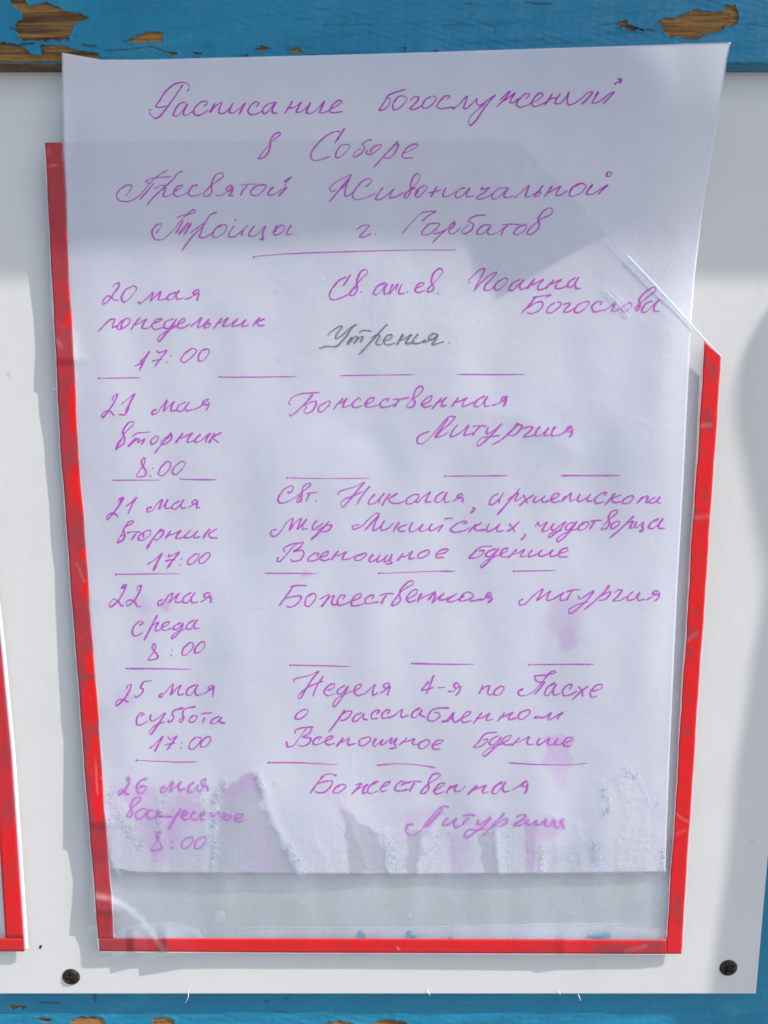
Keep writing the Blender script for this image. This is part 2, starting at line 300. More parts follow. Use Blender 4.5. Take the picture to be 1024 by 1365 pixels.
# ------------------------------------------------------------------ the handwriting, word by word (pen strokes)
WORDS = [
# title
('t', '''@190,95 235,106 245,100 250,82 240,64 205,59 165,72 120,112 90,160 70,188 100,192 128,185; 217,70 200,95 170,140 130,195 95,238 68,252 42,230 35,210 48,204;
 235,165 205,170 180,195 165,235 185,238 215,210 240,172 224,205 218,232 240,232 268,212; 325,188 345,172 340,160 315,162 285,188 272,218 288,236 320,228 352,205;
 385,168 372,198 358,222; 358,222 385,190 415,168 422,172 408,205 412,226 440,220 468,192 482,170 470,195 462,218 485,222 515,200 550,168 532,198 515,230;
 605,190 622,172 603,163 575,185 562,215 580,232 615,224 645,208; 705,165 668,175 640,205 647,226 670,215 702,175 714,165 694,198 694,222 722,222;
 800,158 782,190 757,226; 770,195 800,195 830,180 847,162 830,195 820,218 845,216 880,188 897,164 880,200 874,222 905,222 940,195 970,158 955,195 945,220 970,220 998,206;
 @180,90,3.413 888,188 915,177 942,156 927,149 902,168 885,198 903,206 945,200'''),
('t', '''@490,85 205,137 150,152 112,168 98,190 80,220 63,248 90,242 115,218 124,190 105,182; 150,188 135,218 140,246 165,240 197,210 212,185 190,172 163,176 143,206;
 225,198 250,176 272,178 265,200 240,225 226,240 250,243 287,225 306,198; 340,175 310,190 292,220 300,238 330,230 360,200 366,178 345,172;
 422,192 440,173 415,172 385,200 370,228 390,240 430,235 455,232; 452,230 465,238 455,240 488,218 512,190 532,172 525,200 512,235 530,238 560,210 585,185 582,212 600,222 640,195 682,165 650,202 610,255 580,300 550,328 538,312 550,280 590,242 630,212;
 @620,85 185,195 215,165 240,145 210,190 165,232; 205,200 240,175 268,156 250,180 240,208 262,205 288,182; 325,188 346,163 318,162 285,195 275,220 295,232 330,222 355,207;
 355,208 388,193 417,168 402,154 375,175 354,210 370,228 405,218 438,200; 467,158 447,190 425,220; 435,205 460,185 490,182 508,160 488,190 480,212 510,210 537,180 556,150 545,190 552,220 582,212 620,185 655,155 682,150 655,185 620,218;
 712,148 690,185 678,208 700,208 740,185 770,160 797,150 765,185 735,215; 795,110 815,98 838,85 815,78 834,92 820,103'''),
('t', '''@330,165 58,188 75,160 110,120 140,85 174,58 168,45 140,60 120,95 122,120 110,155 85,180 58,188 56,178'''),
('t', '''@330,165 465,105 480,78 500,50 519,22 495,60 470,98; 495,42 465,42 430,58 385,95 345,145 338,180 355,197 395,190 445,172; 540,110 500,115 475,150 470,176 490,180 525,150 548,120 535,108;
 665,85 640,90 612,108 625,125 610,155 575,177 562,170 580,145 605,130; 640,135 633,160 660,163 700,135 716,112 690,115 665,130 652,155; 804,90 770,128 725,175 670,236; 730,165 770,130 802,106 802,125 775,170 745,186 728,178;
 830,158 870,142 908,118 895,107 855,125 824,165 835,182 888,180'''),
('t', '''@145,215 92,188 110,160 125,130 95,128 60,150 42,180 55,208 100,215 140,200 180,165 240,95; 200,112 213,96 260,87 335,82; 195,102 215,118 240,95 280,65 317,45; 242,115 205,160 163,206;
 395,54 372,60 340,100 290,145 240,190 203,236; 240,150 272,130 302,130 298,160 290,185 310,188 345,172; 347,163 385,142 395,126 365,135 345,170 365,188 400,178 428,162; 460,140 475,126 450,130 428,160 430,182 460,185 500,172;
 505,172 540,132 580,105 613,80 605,62 575,70 555,100 548,135 550,165 530,186 505,185 512,165 540,138; 568,180 600,182 635,158 660,132 643,130 625,150 645,160 664,140 655,165 640,182 668,183;
 742,128 715,155 703,183; 704,128 740,122 786,122; 830,125 790,130 758,160 765,180 795,181 830,150 839,128 815,122; 880,135 855,160 850,178 880,178 915,155 950,138 925,165 904,188; 935,135 946,120 937,105 974,84 940,112'''),
('t', '''@430,215 75,150 50,163 38,145 60,120 100,95 155,70 125,110 80,165 34,219; 100,150 135,112 155,72 135,110 120,160 125,188 150,175 175,150; 228,138 262,108 250,92 215,105 175,150 160,185 180,206 230,195 285,168;
 325,138 300,170 282,202 310,203 350,175 382,146 362,175 360,196 400,186 440,162; 435,190 455,160 500,120 521,82 510,63 488,78 470,120 468,165 450,195 433,190 450,165 500,138; 507,148 494,180 510,192 540,165 560,140 545,128 515,145 500,178;
 612,133 595,160 577,193; 565,168 590,165 635,152; 660,140 645,165 645,190 680,182 715,158; 762,140 730,150 708,182 720,196 750,180 787,140 770,170 770,190 810,182;
 @590,215 215,135 206,150 230,147 252,138 225,165 184,190 195,203 240,190 275,165; 348,140 300,145 266,178 267,201 295,195 340,152 352,143 330,175 330,192 355,193 385,182;
 380,198 420,165 462,128 450,160 442,188 465,188 510,160 535,127 510,165 488,186 510,187 526,165 505,160; 586,130 565,160 540,192; 550,175 590,155 630,132 612,160 605,182 630,180 668,155; 735,118 695,138 675,175 690,188 735,170 766,135 745,117 712,126;
 802,123 775,155 769,175 800,176 840,150 882,126 850,155 827,179; 878,62 875,78 890,81 903,62 885,57 877,66'''),
('t', '''@180,270,3.2 88,133 105,112 115,92 92,95 72,125 85,157 120,156 160,122 205,66; 178,66 200,55 235,49 257,40 250,30 235,40 205,66; 207,75 190,105 172,133; 232,82 205,110 185,137 215,112 240,88 225,115 206,140;
 350,42 322,52 290,100 240,150 199,208; 235,130 270,105 292,90 285,120 275,148 300,148 340,122; 375,94 345,110 330,140 350,149 385,125 391,100 375,93; 426,71 431,79; 425,98 405,125 400,145 425,145 460,117 482,96 460,120 455,143;
 512,98 490,125 488,145 520,137 557,98 545,130 546,149 533,158 554,158; 608,97 596,115 590,132 604,139 630,125 638,104 625,96 604,112 596,128; 669,94 654,115 647,134 652,139 672,131'''),
('t', '''@440,270,3.2 113,116 140,98 167,97 150,120 125,146 150,146 177,130; 194,136'''),
('t', '''@500,265 143,187 185,140 235,85 262,71 325,67 285,90 248,122; 330,130 290,135 258,165 250,190 285,191 325,162 346,135 325,128; 427,117 395,150 345,195 306,234; 310,187 345,180 385,160 405,135 428,130 415,150 395,165 400,186 425,182 460,152;
 592,87 550,88 513,100 500,120 525,135 515,165 480,187 462,180 475,157 505,138; 620,140 580,140 550,165 545,190 575,186 618,145 600,175 610,191 650,182 690,152; 707,140 685,165 671,197; 675,140 720,135 777,138;
 790,140 760,155 739,185 765,191 800,165 806,140 785,138; 810,182 840,145 890,105 937,85 947,60 930,48 900,65 870,105 877,135 870,160 840,186 811,189 815,168 845,142'''),
# 20 May
('w', '@120,365 120,72 128,60 153,47 155,65 135,95 95,148 70,162 68,146 90,120 110,120 130,140 153,140; 228,66 190,85 168,125 180,152 210,132 242,95 249,72 228,63'),
('w', '''@120,365 268,148 256,153 270,159 310,125 337,98 330,125 323,146 345,125 377,93 372,115 365,139 395,136 425,115; 462,98 425,110 411,136 435,137 465,107 478,88 460,112 465,136 500,128; 505,136 535,127 565,105 584,90 570,84 550,100 560,112 583,104 576,125 570,146'''),
('w', '''@120,365 113,238 80,270 42,310; 80,265 110,245 132,240 125,265 120,286 150,275; 190,240 160,260 145,290 165,296 205,270 215,242 190,239 170,265 167,294; 268,233 240,265 218,302; 235,275 265,262 302,240 282,270 280,290 310,290 335,270;
 335,267 370,252 386,240 357,243 330,275 345,296 390,286; 447,239 405,255 394,285 420,291 450,255 462,238 440,280 400,325 370,360 361,345 385,320 430,295 465,274; 470,272 505,252 502,236 475,255 468,285 500,287 535,265;
 535,282 570,255 597,233 580,265 575,286 600,277 637,240 615,270 611,289 635,282 642,265 620,265; 707,233 680,265 658,294; 670,270 700,258 737,234 715,265 710,280 745,272 775,248; 792,236 765,265 760,281 795,273 832,244 815,265 815,281 850,270; 908,233 885,255 868,280; 934,238 892,258 905,276 934,272'''),
('w', '''@120,365 238,491 265,480 290,445 318,413 290,460 262,517; 275,455 270,485; 355,408 370,421 411,407 378,450 343,497; 330,466 355,460 387,455; 431,436; 412,473; 535,402 505,425 484,460 505,472 545,442 570,410 545,397 515,422; 600,405 580,435 580,466 610,457 636,420 630,401 598,405'''),
('w', '''@376,355 325,106 345,80 367,43 345,75 328,104; 345,55 305,75 270,115 252,155 268,179 310,170 357,148; 357,150 390,105 430,60 457,35 445,17 420,30 400,75 402,120 385,152 360,153 370,130 400,108; 425,136'''),
('w', '@376,355 555,87 510,105 487,146 510,150 545,110 562,93 545,125 548,149 572,140; 592,93 580,120 571,151 600,112 618,94 605,130; 642,93 625,125 625,146 657,142; 667,136'),
('w', '''@376,355 712,118 750,102 757,88 730,92 709,125 725,141 765,128; 772,132 800,98 840,55 857,25 840,11 810,35 795,80 810,110 800,131 775,137 780,115 800,100; 832,143'''),
('w', '''@376,355 1003,92 995,75 1015,55 1050,22 1082,13 1060,60 1022,132; @632,355 -2,132 40,85 85,45 122,30 100,60 62,100 55,126 80,127 108,107; 160,64 125,85 107,116 130,127 165,97 181,70 160,61; 250,68 205,90 186,126 210,127 245,92 268,70 245,100 250,123 280,112;
 327,63 300,95 281,122; 295,100 330,90 372,68 345,100 340,123 370,121 395,102; 427,70 400,100 384,122; 395,100 425,88 467,69 440,95 435,117 465,117 495,103; 545,58 510,80 499,106 520,110 550,72 560,56 540,90 545,117 572,116'''),
('w', '''@632,355 330,163 300,200 253,250; 310,168 350,160 411,151 380,168; 280,225 325,197 362,188 366,213 340,240 300,253 283,242; 432,193 400,215 387,246 415,247 455,217 467,195 440,189; 475,205 502,194 511,205 490,225 479,243 505,242 540,220;
 592,189 555,205 534,241 560,247 600,217 617,190 590,187; 672,208 683,189 655,190 628,215 640,243 675,236 700,232 730,212 757,188 745,215 735,239 760,237 793,213; 832,193 800,210 789,236 815,237 842,210 835,193 818,196; 862,236 890,195 930,160 968,130 966,111 940,118 900,150 880,180 886,213 870,238 858,226 875,203;
 952,184 915,200 893,241 920,242 960,202 988,178 965,205 960,237 992,239'''),
('g', '''@376,355 240,374 265,345 305,319 319,322 290,360 285,387 320,367 360,330 398,307 375,325 340,375 290,426 240,425 205,434 200,441; 375,374 345,416 385,377 403,378 380,412 412,380 432,375 415,407; 408,352 440,341 478,345; 562,306 530,340 480,395 408,471;
 475,382 508,362 520,375 500,405 508,420 535,412; 540,400 580,382 586,363 560,370 540,400 560,419 605,406; 647,358 625,395 611,422; 620,395 650,386 692,361 665,395 660,413 697,402; 727,358 700,390 700,411 735,408 770,388; 750,408 790,393 832,366 803,358 780,380 800,392 830,367 815,395 800,416 830,411 864,401; 893,408'''),
# 21 May
('w', '@120,515 118,78 125,55 147,40 135,75 100,130 68,168 63,150 90,130 110,135 130,157; 150,151 192,152; 165,97 205,65 240,38 215,85 189,150'),
('w', '@120,515 357,125 335,130 333,151 360,140 385,105 412,73 400,105 393,133 420,107 452,78 435,105 435,132 465,125; 512,84 475,100 464,129 490,132 520,100 532,83 510,110 515,131 550,122; 555,125 590,107 634,69 610,75 600,92 625,100 636,85 630,110 617,131'),
('w', '''@120,515 136,337 160,300 185,250 230,205 232,189 205,195 175,240 185,275 180,305 150,327 136,337 150,300 175,270; 252,273 225,295 205,322 240,290 264,279 255,302 292,279 275,312; 225,270 250,250 322,243; 345,268 325,290 330,309 355,295 366,270 345,264;
 437,246 405,285 370,325 343,359; 375,300 410,270 437,261 430,285 400,309 375,306; 497,248 475,275 456,304; 470,280 500,270 547,249 525,275 520,299 550,291 575,272; 592,253 565,280 560,299 590,291 627,260 642,250 622,280 618,300; 667,248 650,275 633,304; 702,246 660,268 660,280 690,301'''),
('w', '@120,515 290,378 274,400 285,430 300,455 290,479 247,481 265,450 290,410 294,385 282,377; 335,437; 323,479; 412,399 380,430 364,465 385,477 420,447 432,410 410,397; 482,404 450,430 439,460 460,470 495,437 509,405 480,399'),
('w', '''@376,515 45,100 37,85 60,55 110,38 203,33; 165,42 130,85 80,132 47,158 38,144; 120,105 150,85 180,80 180,102 160,132 130,146 117,130 135,107; 237,84 200,105 194,136 215,134 250,102 256,80 235,79; 327,63 300,90 273,124; 290,100 320,85 347,63 330,90 325,113 350,106 375,92; 420,76 415,61 390,75 374,100 390,114 430,102;
 440,97 480,82 493,61 465,65 443,95 460,112 515,99; 558,82 572,65 545,70 521,95 535,112 570,107 600,92; 627,73 610,92 597,110; 590,70 630,68 682,59; 660,110 690,72 730,45 753,15 740,-3 715,15 700,60 710,85 700,107 666,114;
 745,102 790,77 801,50 775,60 743,95 765,112 800,100; @550,515 157,58 130,90 103,122; 125,90 150,80 182,58 160,85 155,107 185,99; 247,58 225,85 208,110; 220,85 250,80 292,60 270,85 270,107 300,97 330,82; 387,50 350,70 328,102 355,107 385,77 402,53 385,80 388,107 418,101; 425,101 455,92 485,75 507,54 480,60 475,75 500,80 502,62 495,90 484,109'''),
('w', '''@550,515 92,240 60,250 28,272 26,300 50,306 90,277 140,220 190,165 229,163 195,202 150,240 122,270; 192,172 160,215 122,270 160,263 195,243; 242,203 215,235 201,267 230,262 270,235 302,203 285,235 275,260 300,257 325,247; 362,213 340,235 318,264; 320,215 350,210 397,212;
 407,213 395,240 400,254 430,237 477,198 445,235 400,280 353,319 344,305 370,275 430,266 465,262; 567,193 530,235 480,280 422,314; 500,257 540,225 567,204 586,211 560,247 530,264 508,256; 585,227 620,214 642,219 620,245 593,269 630,266 665,247; 682,213 660,240 655,264 690,257 727,218 710,245 705,264 740,256; 762,213 745,240 745,264 780,259 800,251 852,214 825,220 825,240 850,241 853,225 850,255 834,271'''),
# 21 May evening
('w', '@120,645 150,102 155,80 178,72 165,100 130,150 93,192 91,175 115,155 135,160 153,177; 158,106 176,74 160,88 170,92; 190,121 220,100 249,71 225,110 202,163'),
('w', '@120,645 332,124 308,130 307,151 335,140 360,105 387,83 375,115 366,136 395,112 417,83 402,110 405,133 435,125; 482,88 445,110 436,131 460,132 490,102 502,83 485,110 490,131 515,126; 520,126 545,115 572,95 565,84 545,95 550,108 570,105 573,90 570,127 590,125'),
('w', '''@120,645 143,316 165,275 190,230 227,210 231,197 205,205 180,245 187,275 175,300 147,314 160,285 185,268; 247,263 218,302; 195,262 230,255 272,258; 302,249 265,275 259,298 285,299 320,272 324,250 300,248; 287,265 285,290; 382,238 350,275 325,310 301,349; 335,292 365,260 392,247 388,270 360,299 338,293;
 432,248 415,270 404,294; 415,275 450,265 487,248 465,272 460,290 490,287 512,268; 537,246 510,275 505,287 540,282 577,248 555,275 558,287 590,282; 642,238 620,262 603,292; 680,238 635,265 645,286 682,288'''),
('w', '@120,645 303,431 345,405 386,368 360,415 337,467; 425,373 420,390 477,363 440,410 411,452; 400,413 430,405 457,405; 488,400; 478,434; 562,374 530,400 519,426 545,427 575,397 582,375 555,372; 617,371 585,400 582,421 605,422 639,387 636,367 612,369'),
('w', '@350,640 132,62 150,67 166,40 150,31 115,50 84,95 90,121 125,119 170,95 200,72; 195,112 200,75 245,38 259,22 240,17 215,40 210,80 205,111 185,117 185,100 215,77; 252,73 240,95 234,114; 235,72 260,68 292,66; 285,112'),
('w', '''@350,640 405,80 408,62 450,48 500,32 547,10 510,50 470,100 430,143 417,127 435,103 490,82 535,60; 574,30 545,65 520,100 504,132; 602,73 575,100 565,127 600,122 652,69 625,100 620,124; 682,70 655,105 636,140; 722,70 680,95 672,102 690,121 730,123 762,107; 802,79 770,100 769,126 795,124 830,97 832,77 800,77;
 815,112 828,118 855,92 897,60 880,90 870,117 905,114; @500,640 367,60 330,85 319,113 345,117 375,82 384,63 370,95 375,119 405,114; 415,114 440,97 469,78 460,71 440,85 445,98 465,92 470,105 464,119; 520,143 532,155 508,176'''),
('w', '''@640,640 102,70 65,90 48,129 75,127 110,92 127,66 105,100 102,126; 212,44 180,85 140,130 90,187; 145,107 185,78 205,70 190,98 190,112 228,90; 230,76 245,105 252,126 ; 287,78 240,110 207,140; 302,83 285,110 295,119 325,102 347,83 330,105 340,119 370,107; 375,107 415,87 422,70 395,75 376,105 395,119 432,111; 457,83 435,117; 440,112 475,77 488,68 480,95 485,112 510,100;
 537,73 520,100 530,114 565,97 592,73 575,95 575,114 605,106; 662,83 677,64 645,72 613,100 620,123 660,116; 722,68 690,105 666,134; 757,77 705,98 715,119 757,115; 797,84 765,105 764,123 795,121 822,90 800,81; 872,88 850,110 836,124; 850,105 892,84 895,95 885,119 905,116; 937,91 903,110 910,123 935,116 962,87 945,115 967,125'''),
('w', '@350,640 77,261 50,270 43,292 65,301 95,277 130,225 162,203 155,235 143,269 180,222 207,203 195,235 188,262 237,206 215,240 215,263 245,256; 292,213 270,240 268,266 300,247 325,228; 357,218 320,260 290,290 256,320; 290,272 330,245 369,239 355,265 325,276 303,269'),
('w', '''@350,640 517,237 480,246 488,263 530,245 570,205 607,176 621,184 590,220 543,270; 621,190 600,230 590,269 625,252 652,213 635,245 635,269 670,257 700,228; 732,223 710,250 698,277; 772,236 725,255 735,273 762,271; 802,223 785,255 788,277 820,267 857,233 840,260 845,274 880,262 907,230 890,255 900,271 962,237 945,262 935,277; 968,208 1000,202 1017,205;
 @500,640 470,233 491,225 480,217 440,232 403,260 420,278 470,271 510,252; 542,233 515,260 498,279; 572,226 530,252 545,269 590,263; 612,230 595,260 605,274 640,257 667,233 650,260 655,274 687,269; 715,233 732,250 747,280; 772,220 735,255 703,274; 795,284 801,296 778,320'''),
('w', '''@640,640 293,249 310,224 318,246 358,223 342,250 330,273 360,267 397,228 380,255 395,267 457,220 430,260 395,290 368,306 369,290 400,276 440,266; 502,224 470,235 454,259 475,264 517,220 490,260 455,300 418,329 409,318 430,295 480,272 525,257; 557,224 530,245 524,266 550,264 577,242 577,225 555,223;
 612,223 595,245 583,264; 590,220 620,215 652,214; 643,264 665,235 700,200 732,175 730,159 700,170 685,200 691,230 675,257 643,264; 727,219 700,240 704,260 730,247 747,222 725,217; 822,190 790,220 745,265 690,310; 760,250 795,225 817,219 802,245 800,257 822,250; 837,220 825,245 835,254 872,223 865,245 871,263 848,272 872,275; 957,204 915,225 898,253 925,257 965,222 978,203 955,235 955,257 988,256'''),
('w', '''@350,640 85,408 78,430 95,433 130,395 175,345 217,329; 120,385 113,365 150,343 200,334 217,331 200,360 165,380 212,374 221,395 200,427 160,432 148,418; 288,408 302,392 280,389 250,410 243,431 275,430 305,414; 305,412 345,400 352,380 325,389 304,415 330,430 365,417; 407,376 385,400 368,427; 380,405 410,400 447,381 430,405 430,424 470,417 492,402;
 537,394 500,405 494,426 520,427 552,402 552,390 530,391; 592,393 570,420 575,437 605,422 627,398 610,425 615,437 645,422 667,398 650,425 655,437 685,417 692,393 680,425 691,442 658,449; 752,388 735,410 718,432; 730,410 765,405 802,376 785,405 785,420 817,413; 872,374 835,392 829,413 855,414 887,392 887,374 865,374; 928,397 975,386 990,369 960,369 929,390 930,412 970,411'''),
('w', '''@500,640 627,352 570,355 540,375 520,395 501,416 540,414 570,397 582,375 553,378; 647,364 605,380 589,403 615,407 662,360 635,400 600,440 568,466 564,455 590,430 630,411 665,397; 668,397 705,377 707,361 680,372 667,400 690,410 725,402; 757,368 735,390 708,417; 725,398 760,390 797,369 780,395 780,409 815,402; 842,370 820,395 825,409 865,394 892,370 875,392 880,407 915,397 952,370 935,392 940,408 975,397; 985,392 1025,378 1027,362 1000,368 978,395 990,409 1030,409'''),
# 22 May
('w', '@120,770 165,62 175,42 194,37 180,75 150,125 110,157 104,140 125,115 150,125 168,151 180,146; 250,72 255,50 274,41 262,80 235,125 200,152 194,130 215,118 240,130 255,156 277,150; 170,60 185,45 178,58'),
('w', '@120,770 387,118 365,125 364,149 390,138 420,95 442,83 430,115 423,134 455,102 477,83 460,110 458,133 490,127; 542,79 505,100 494,131 520,132 550,97 560,79 540,110 545,133 578,129; 585,131 610,120 640,92 632,79 610,90 612,105 637,105 640,95 646,115 642,136'),
('w', '@120,770 263,257 286,239 262,234 232,265 227,300 245,311 285,292; 362,198 340,235 315,285 288,337; 315,272 345,247 367,239 352,262 350,286 380,274; 385,266 415,252 422,235 395,243 380,270 400,281 440,267; 487,239 455,255 444,276 470,274 497,243 485,280 460,310 436,326 437,312 465,290 510,272; 557,224 525,245 514,271 540,272 574,223 555,250 560,271 586,269'),
('w', '@120,770 345,347 331,375 355,405 363,425 340,437 308,438 325,415 345,390 351,360 342,347; 438,385; 433,413; 532,347 500,375 491,409 515,412 547,377 549,350 528,345; 592,344 562,375 559,401 585,397 612,367 611,344 590,342'),
('w', '''@350,770 236,43 190,41 147,50; 162,50 130,95 88,152; 120,112 160,101 202,97 206,110 185,140 150,158 126,150; 267,84 235,105 227,146 250,152 281,117 283,88 262,84; 303,117 340,95 357,94 335,130 313,157; 330,130 382,93 370,125 375,146 400,141; 428,117 442,95 420,94 400,120 405,147 440,141 470,127;
 475,127 520,106 526,85 500,93 474,125 480,150 520,146 555,132; 578,117 596,96 575,94 549,115 555,139 590,133 622,129; 662,93 645,115 633,142; 623,96 660,85 702,85; 688,147 710,110 750,65 803,35 802,17 775,24 740,60 730,90 737,120 715,142 688,149 695,128 720,107; 765,117 815,92 827,65 800,69 767,110 785,131 820,117;
 852,83 835,105 829,132; @560,770,6.4 -10,185 25,168 75,145 132,120 95,160 70,194; 134,124 125,170 106,214 150,175 208,130 175,165 165,188 195,190 260,165 316,135 270,165 238,190 245,207 300,197 345,172; 380,150 348,172 336,190 352,200 400,190 445,168 455,145 420,122 375,135 345,172; 448,165 428,185 440,199 490,190 515,180; 508,180 530,188 570,165 607,133 588,126 565,155 590,172 609,150 606,170 619,182 578,216'''),
('w', '''@640,770 232,113 210,125 213,147 240,141 280,102 327,63 336,64 315,100 304,123 345,92 377,70 360,100 358,122 395,112 447,78 430,100 430,122 460,116; 497,68 475,95 463,122; 458,77 495,65 537,65; 525,93 530,114 555,102 607,70 580,110 540,150 490,189 474,186 480,165 530,140 575,130; 692,38 660,80 600,135 553,172; 610,122 650,95 692,74 693,90 665,117 633,121;
 713,82 740,64 757,69 735,100 710,123 750,120 788,97; 817,73 790,100 790,122 825,112 852,78 840,105 845,122 880,114; 885,119 920,100 952,69 930,72 920,85 945,92 957,79 950,110 928,126'''),
# 25 May
('w', '@120,895 193,97 200,78 220,69 212,100 185,145 143,184 139,165 160,149 185,155 207,165; 332,50 300,52 285,58 270,85 285,95 275,120 245,140 238,126'),
('w', '@120,895 387,113 369,130 380,137 410,102 442,66 440,90 430,127 460,92 487,73 470,105 475,127 505,117; 567,69 525,90 514,123 540,124 577,70 560,100 568,127 600,120; 605,121 635,102 660,77 640,78 630,92 655,95 662,80 658,110 655,137'),
('w', '@120,895 268,238 291,226 270,221 250,250 249,281 270,286 310,264; 327,228 320,255 340,264 402,220 375,265 345,310 327,336 319,320 345,290 400,267; 502,194 455,205 438,225 448,245 435,266 417,271 420,255; 567,187 520,195 498,210 495,230 500,250 485,271 474,262 495,242; 552,234 530,255 534,273 560,264 572,240 550,234; 612,243 600,277; 590,228 620,222 652,222; 692,239 655,255 644,276 670,277 702,243 690,268 722,278'),
('w', '@120,895 316,411 350,385 391,343 365,390 344,430; 415,348 430,363 464,344 435,385 411,421; 397,393 430,385 457,382; 489,380; 483,409; 562,351 535,380 529,411 555,412 587,377 592,355 560,349; 622,349 595,375 591,401 615,402 643,372 641,349 618,349'),
('w', '''@350,890 172,80 167,62 200,52 250,42 302,18 270,55 235,110 205,160 191,163 195,145 230,112 280,87 327,70; 327,43 300,80 280,120 269,154; 345,122 380,107 384,85 355,93 327,130 350,150 390,137; 442,94 405,115 399,139 425,137 457,98 440,135 410,180 383,209 377,192 400,162 450,137 485,122; 490,127 525,102 527,87 500,98 489,130 510,150 540,137; 540,146 570,117 602,88 590,120 590,147 620,132;
 628,137 660,115 679,84 655,85 645,100 665,112 682,98 672,130 664,149'''),
('w', '@350,890 887,73 865,100 848,121 880,116 914,104; 914,38 895,90 873,142; 932,108 977,105; @590,890 28,126 55,127 87,97 75,79 60,95 75,110 97,98 88,130 68,149'),
('w', '@590,890 217,93 205,120 193,140; 205,120 235,100 252,99 240,130 250,147 275,136; 302,104 280,120 277,146 305,144 329,110 315,99 297,106'),
('w', '''@590,890 432,113 406,125 409,147 440,149 480,131 520,90 547,58; 488,46 510,42 560,38 606,25 590,17 570,30 545,60; 490,47 500,70 530,80; 547,73 520,110 488,144; 602,79 560,105 544,141 565,147 607,88 590,120 595,147 630,137; 678,117 692,90 665,94 639,125 650,150 690,141 720,122; 725,98 745,125 747,157; 777,98 735,130 690,174; 798,127 845,112 852,90 820,94 789,130 795,157 827,151'''),
('w', '@350,890 222,221 185,245 174,271 200,274 237,247 242,225 215,221'),
('w', '''@350,890 442,223 415,260 380,310 353,343; 420,250 455,232 477,234 460,264 430,282 413,276; 532,239 495,255 481,283 505,284 542,243 535,270 562,279; 608,247 626,230 605,227 581,250 585,273 617,269; 663,247 681,230 665,224 639,245 640,270 670,266 695,260 725,237 747,223 738,250 745,266 780,252; 842,213 805,235 794,261 820,264 852,223 840,250 872,265;
 997,215 945,215 905,225 885,255 884,281 915,284 946,260 940,240 913,240; 955,285 985,278 1018,240 1010,270 1025,290; @590,890 -5,287 30,284 62,238 55,265 65,292 100,272; 100,272 140,252 152,234 125,239 99,275 115,293 155,281; 212,238 190,265 163,300; 180,275 215,265 252,244 235,270 240,282 275,272; 332,238 315,262 293,287; 305,265 340,255 377,237 355,262 358,277 395,267;
 447,227 415,240 404,269 430,274 462,247 467,228 445,224; 487,265 502,271 495,261 540,266 582,238 565,265 570,279 600,262 642,237 620,262 613,277'''),
('w', '''@350,890 128,392 133,421 165,416 200,370 240,320 272,317; 177,352 173,335 210,321 262,318 250,350 215,370 256,375 250,402 215,420 188,413; 298,387 316,370 295,371 271,390 275,411 305,406 330,392; 335,393 370,377 377,365 350,369 334,395 350,412 387,402; 432,373 410,400 393,422; 405,400 435,392 462,376 455,400 460,413 500,402;
 552,371 520,385 517,413 545,414 577,387 572,370 548,372; 607,376 590,405 600,420 642,383 630,405 640,412 692,373 680,400 690,402 717,376 705,405 711,426 673,433; 772,373 750,395 728,414; 745,398 775,392 812,378 800,400 810,411 840,406; 872,384 840,400 834,426 860,431 887,407 890,388 868,382; 903,417 950,402 964,388 935,387 907,412 915,434 952,433'''),
('w', '''@590,890 292,345 240,348 215,365 195,395 166,424 200,421 235,397 242,380 213,385; 302,361 265,380 249,406 275,411 312,368 300,400 265,440 225,473 214,460 240,435 290,416 325,402; 320,402 355,382 367,361 335,370 317,395 340,413 375,406; 412,373 390,395 368,417; 385,400 410,395 462,368 450,395 460,411 490,406; 522,373 505,400 515,413 572,376 560,400 575,413 605,402; 617,376 600,400 610,413 645,402; 653,402 690,386 692,372 665,374 644,400 655,419 687,416'''),
# 26 May
('f', '@120,1020 193,87 205,65 207,95 185,135 153,159 154,140 175,134 195,155 213,150; 307,71 275,80 250,110 255,146 280,147 302,120 285,109 258,125'),
('f', '@120,1020 402,113 380,125 383,149 410,127 442,88 435,120 428,142 487,86 470,115 480,136 510,122; 557,89 530,110 524,141 550,142 577,103 570,130 588,141 602,115 620,74 595,85 600,110 624,115 629,141'),
('f', '''@120,1020 195,277 220,230 267,190 267,171 235,180 215,220 226,250 215,277 193,279; 272,234 245,255 249,286 275,282 307,245 290,231 268,237; 337,244 320,239 304,265 315,286 345,279; 367,238 355,265 349,287; 387,243 365,265 380,275 447,275; 487,228 460,270 435,315 421,343; 450,277 490,250 502,255 480,282; 490,281 522,255 510,244 491,270 505,291 535,283; 562,260 555,249 539,270 550,291 580,286;
 585,277 612,260 605,249 587,270 595,291 620,286; 640,250 650,272 660,270 687,248 690,275 710,281; 717,248 714,286 740,291 752,270 730,269 715,283; 770,291 812,276 816,262 785,264 769,290 790,303 826,292'''),
('f', '@120,1020 365,354 354,380 370,410 383,440 365,452 323,453 345,420 365,390 373,365 362,351; 438,408; 435,441; 527,384 495,405 489,441 515,442 547,407 546,384 522,384; 597,384 565,405 559,441 585,442 617,407 616,384 592,384'),
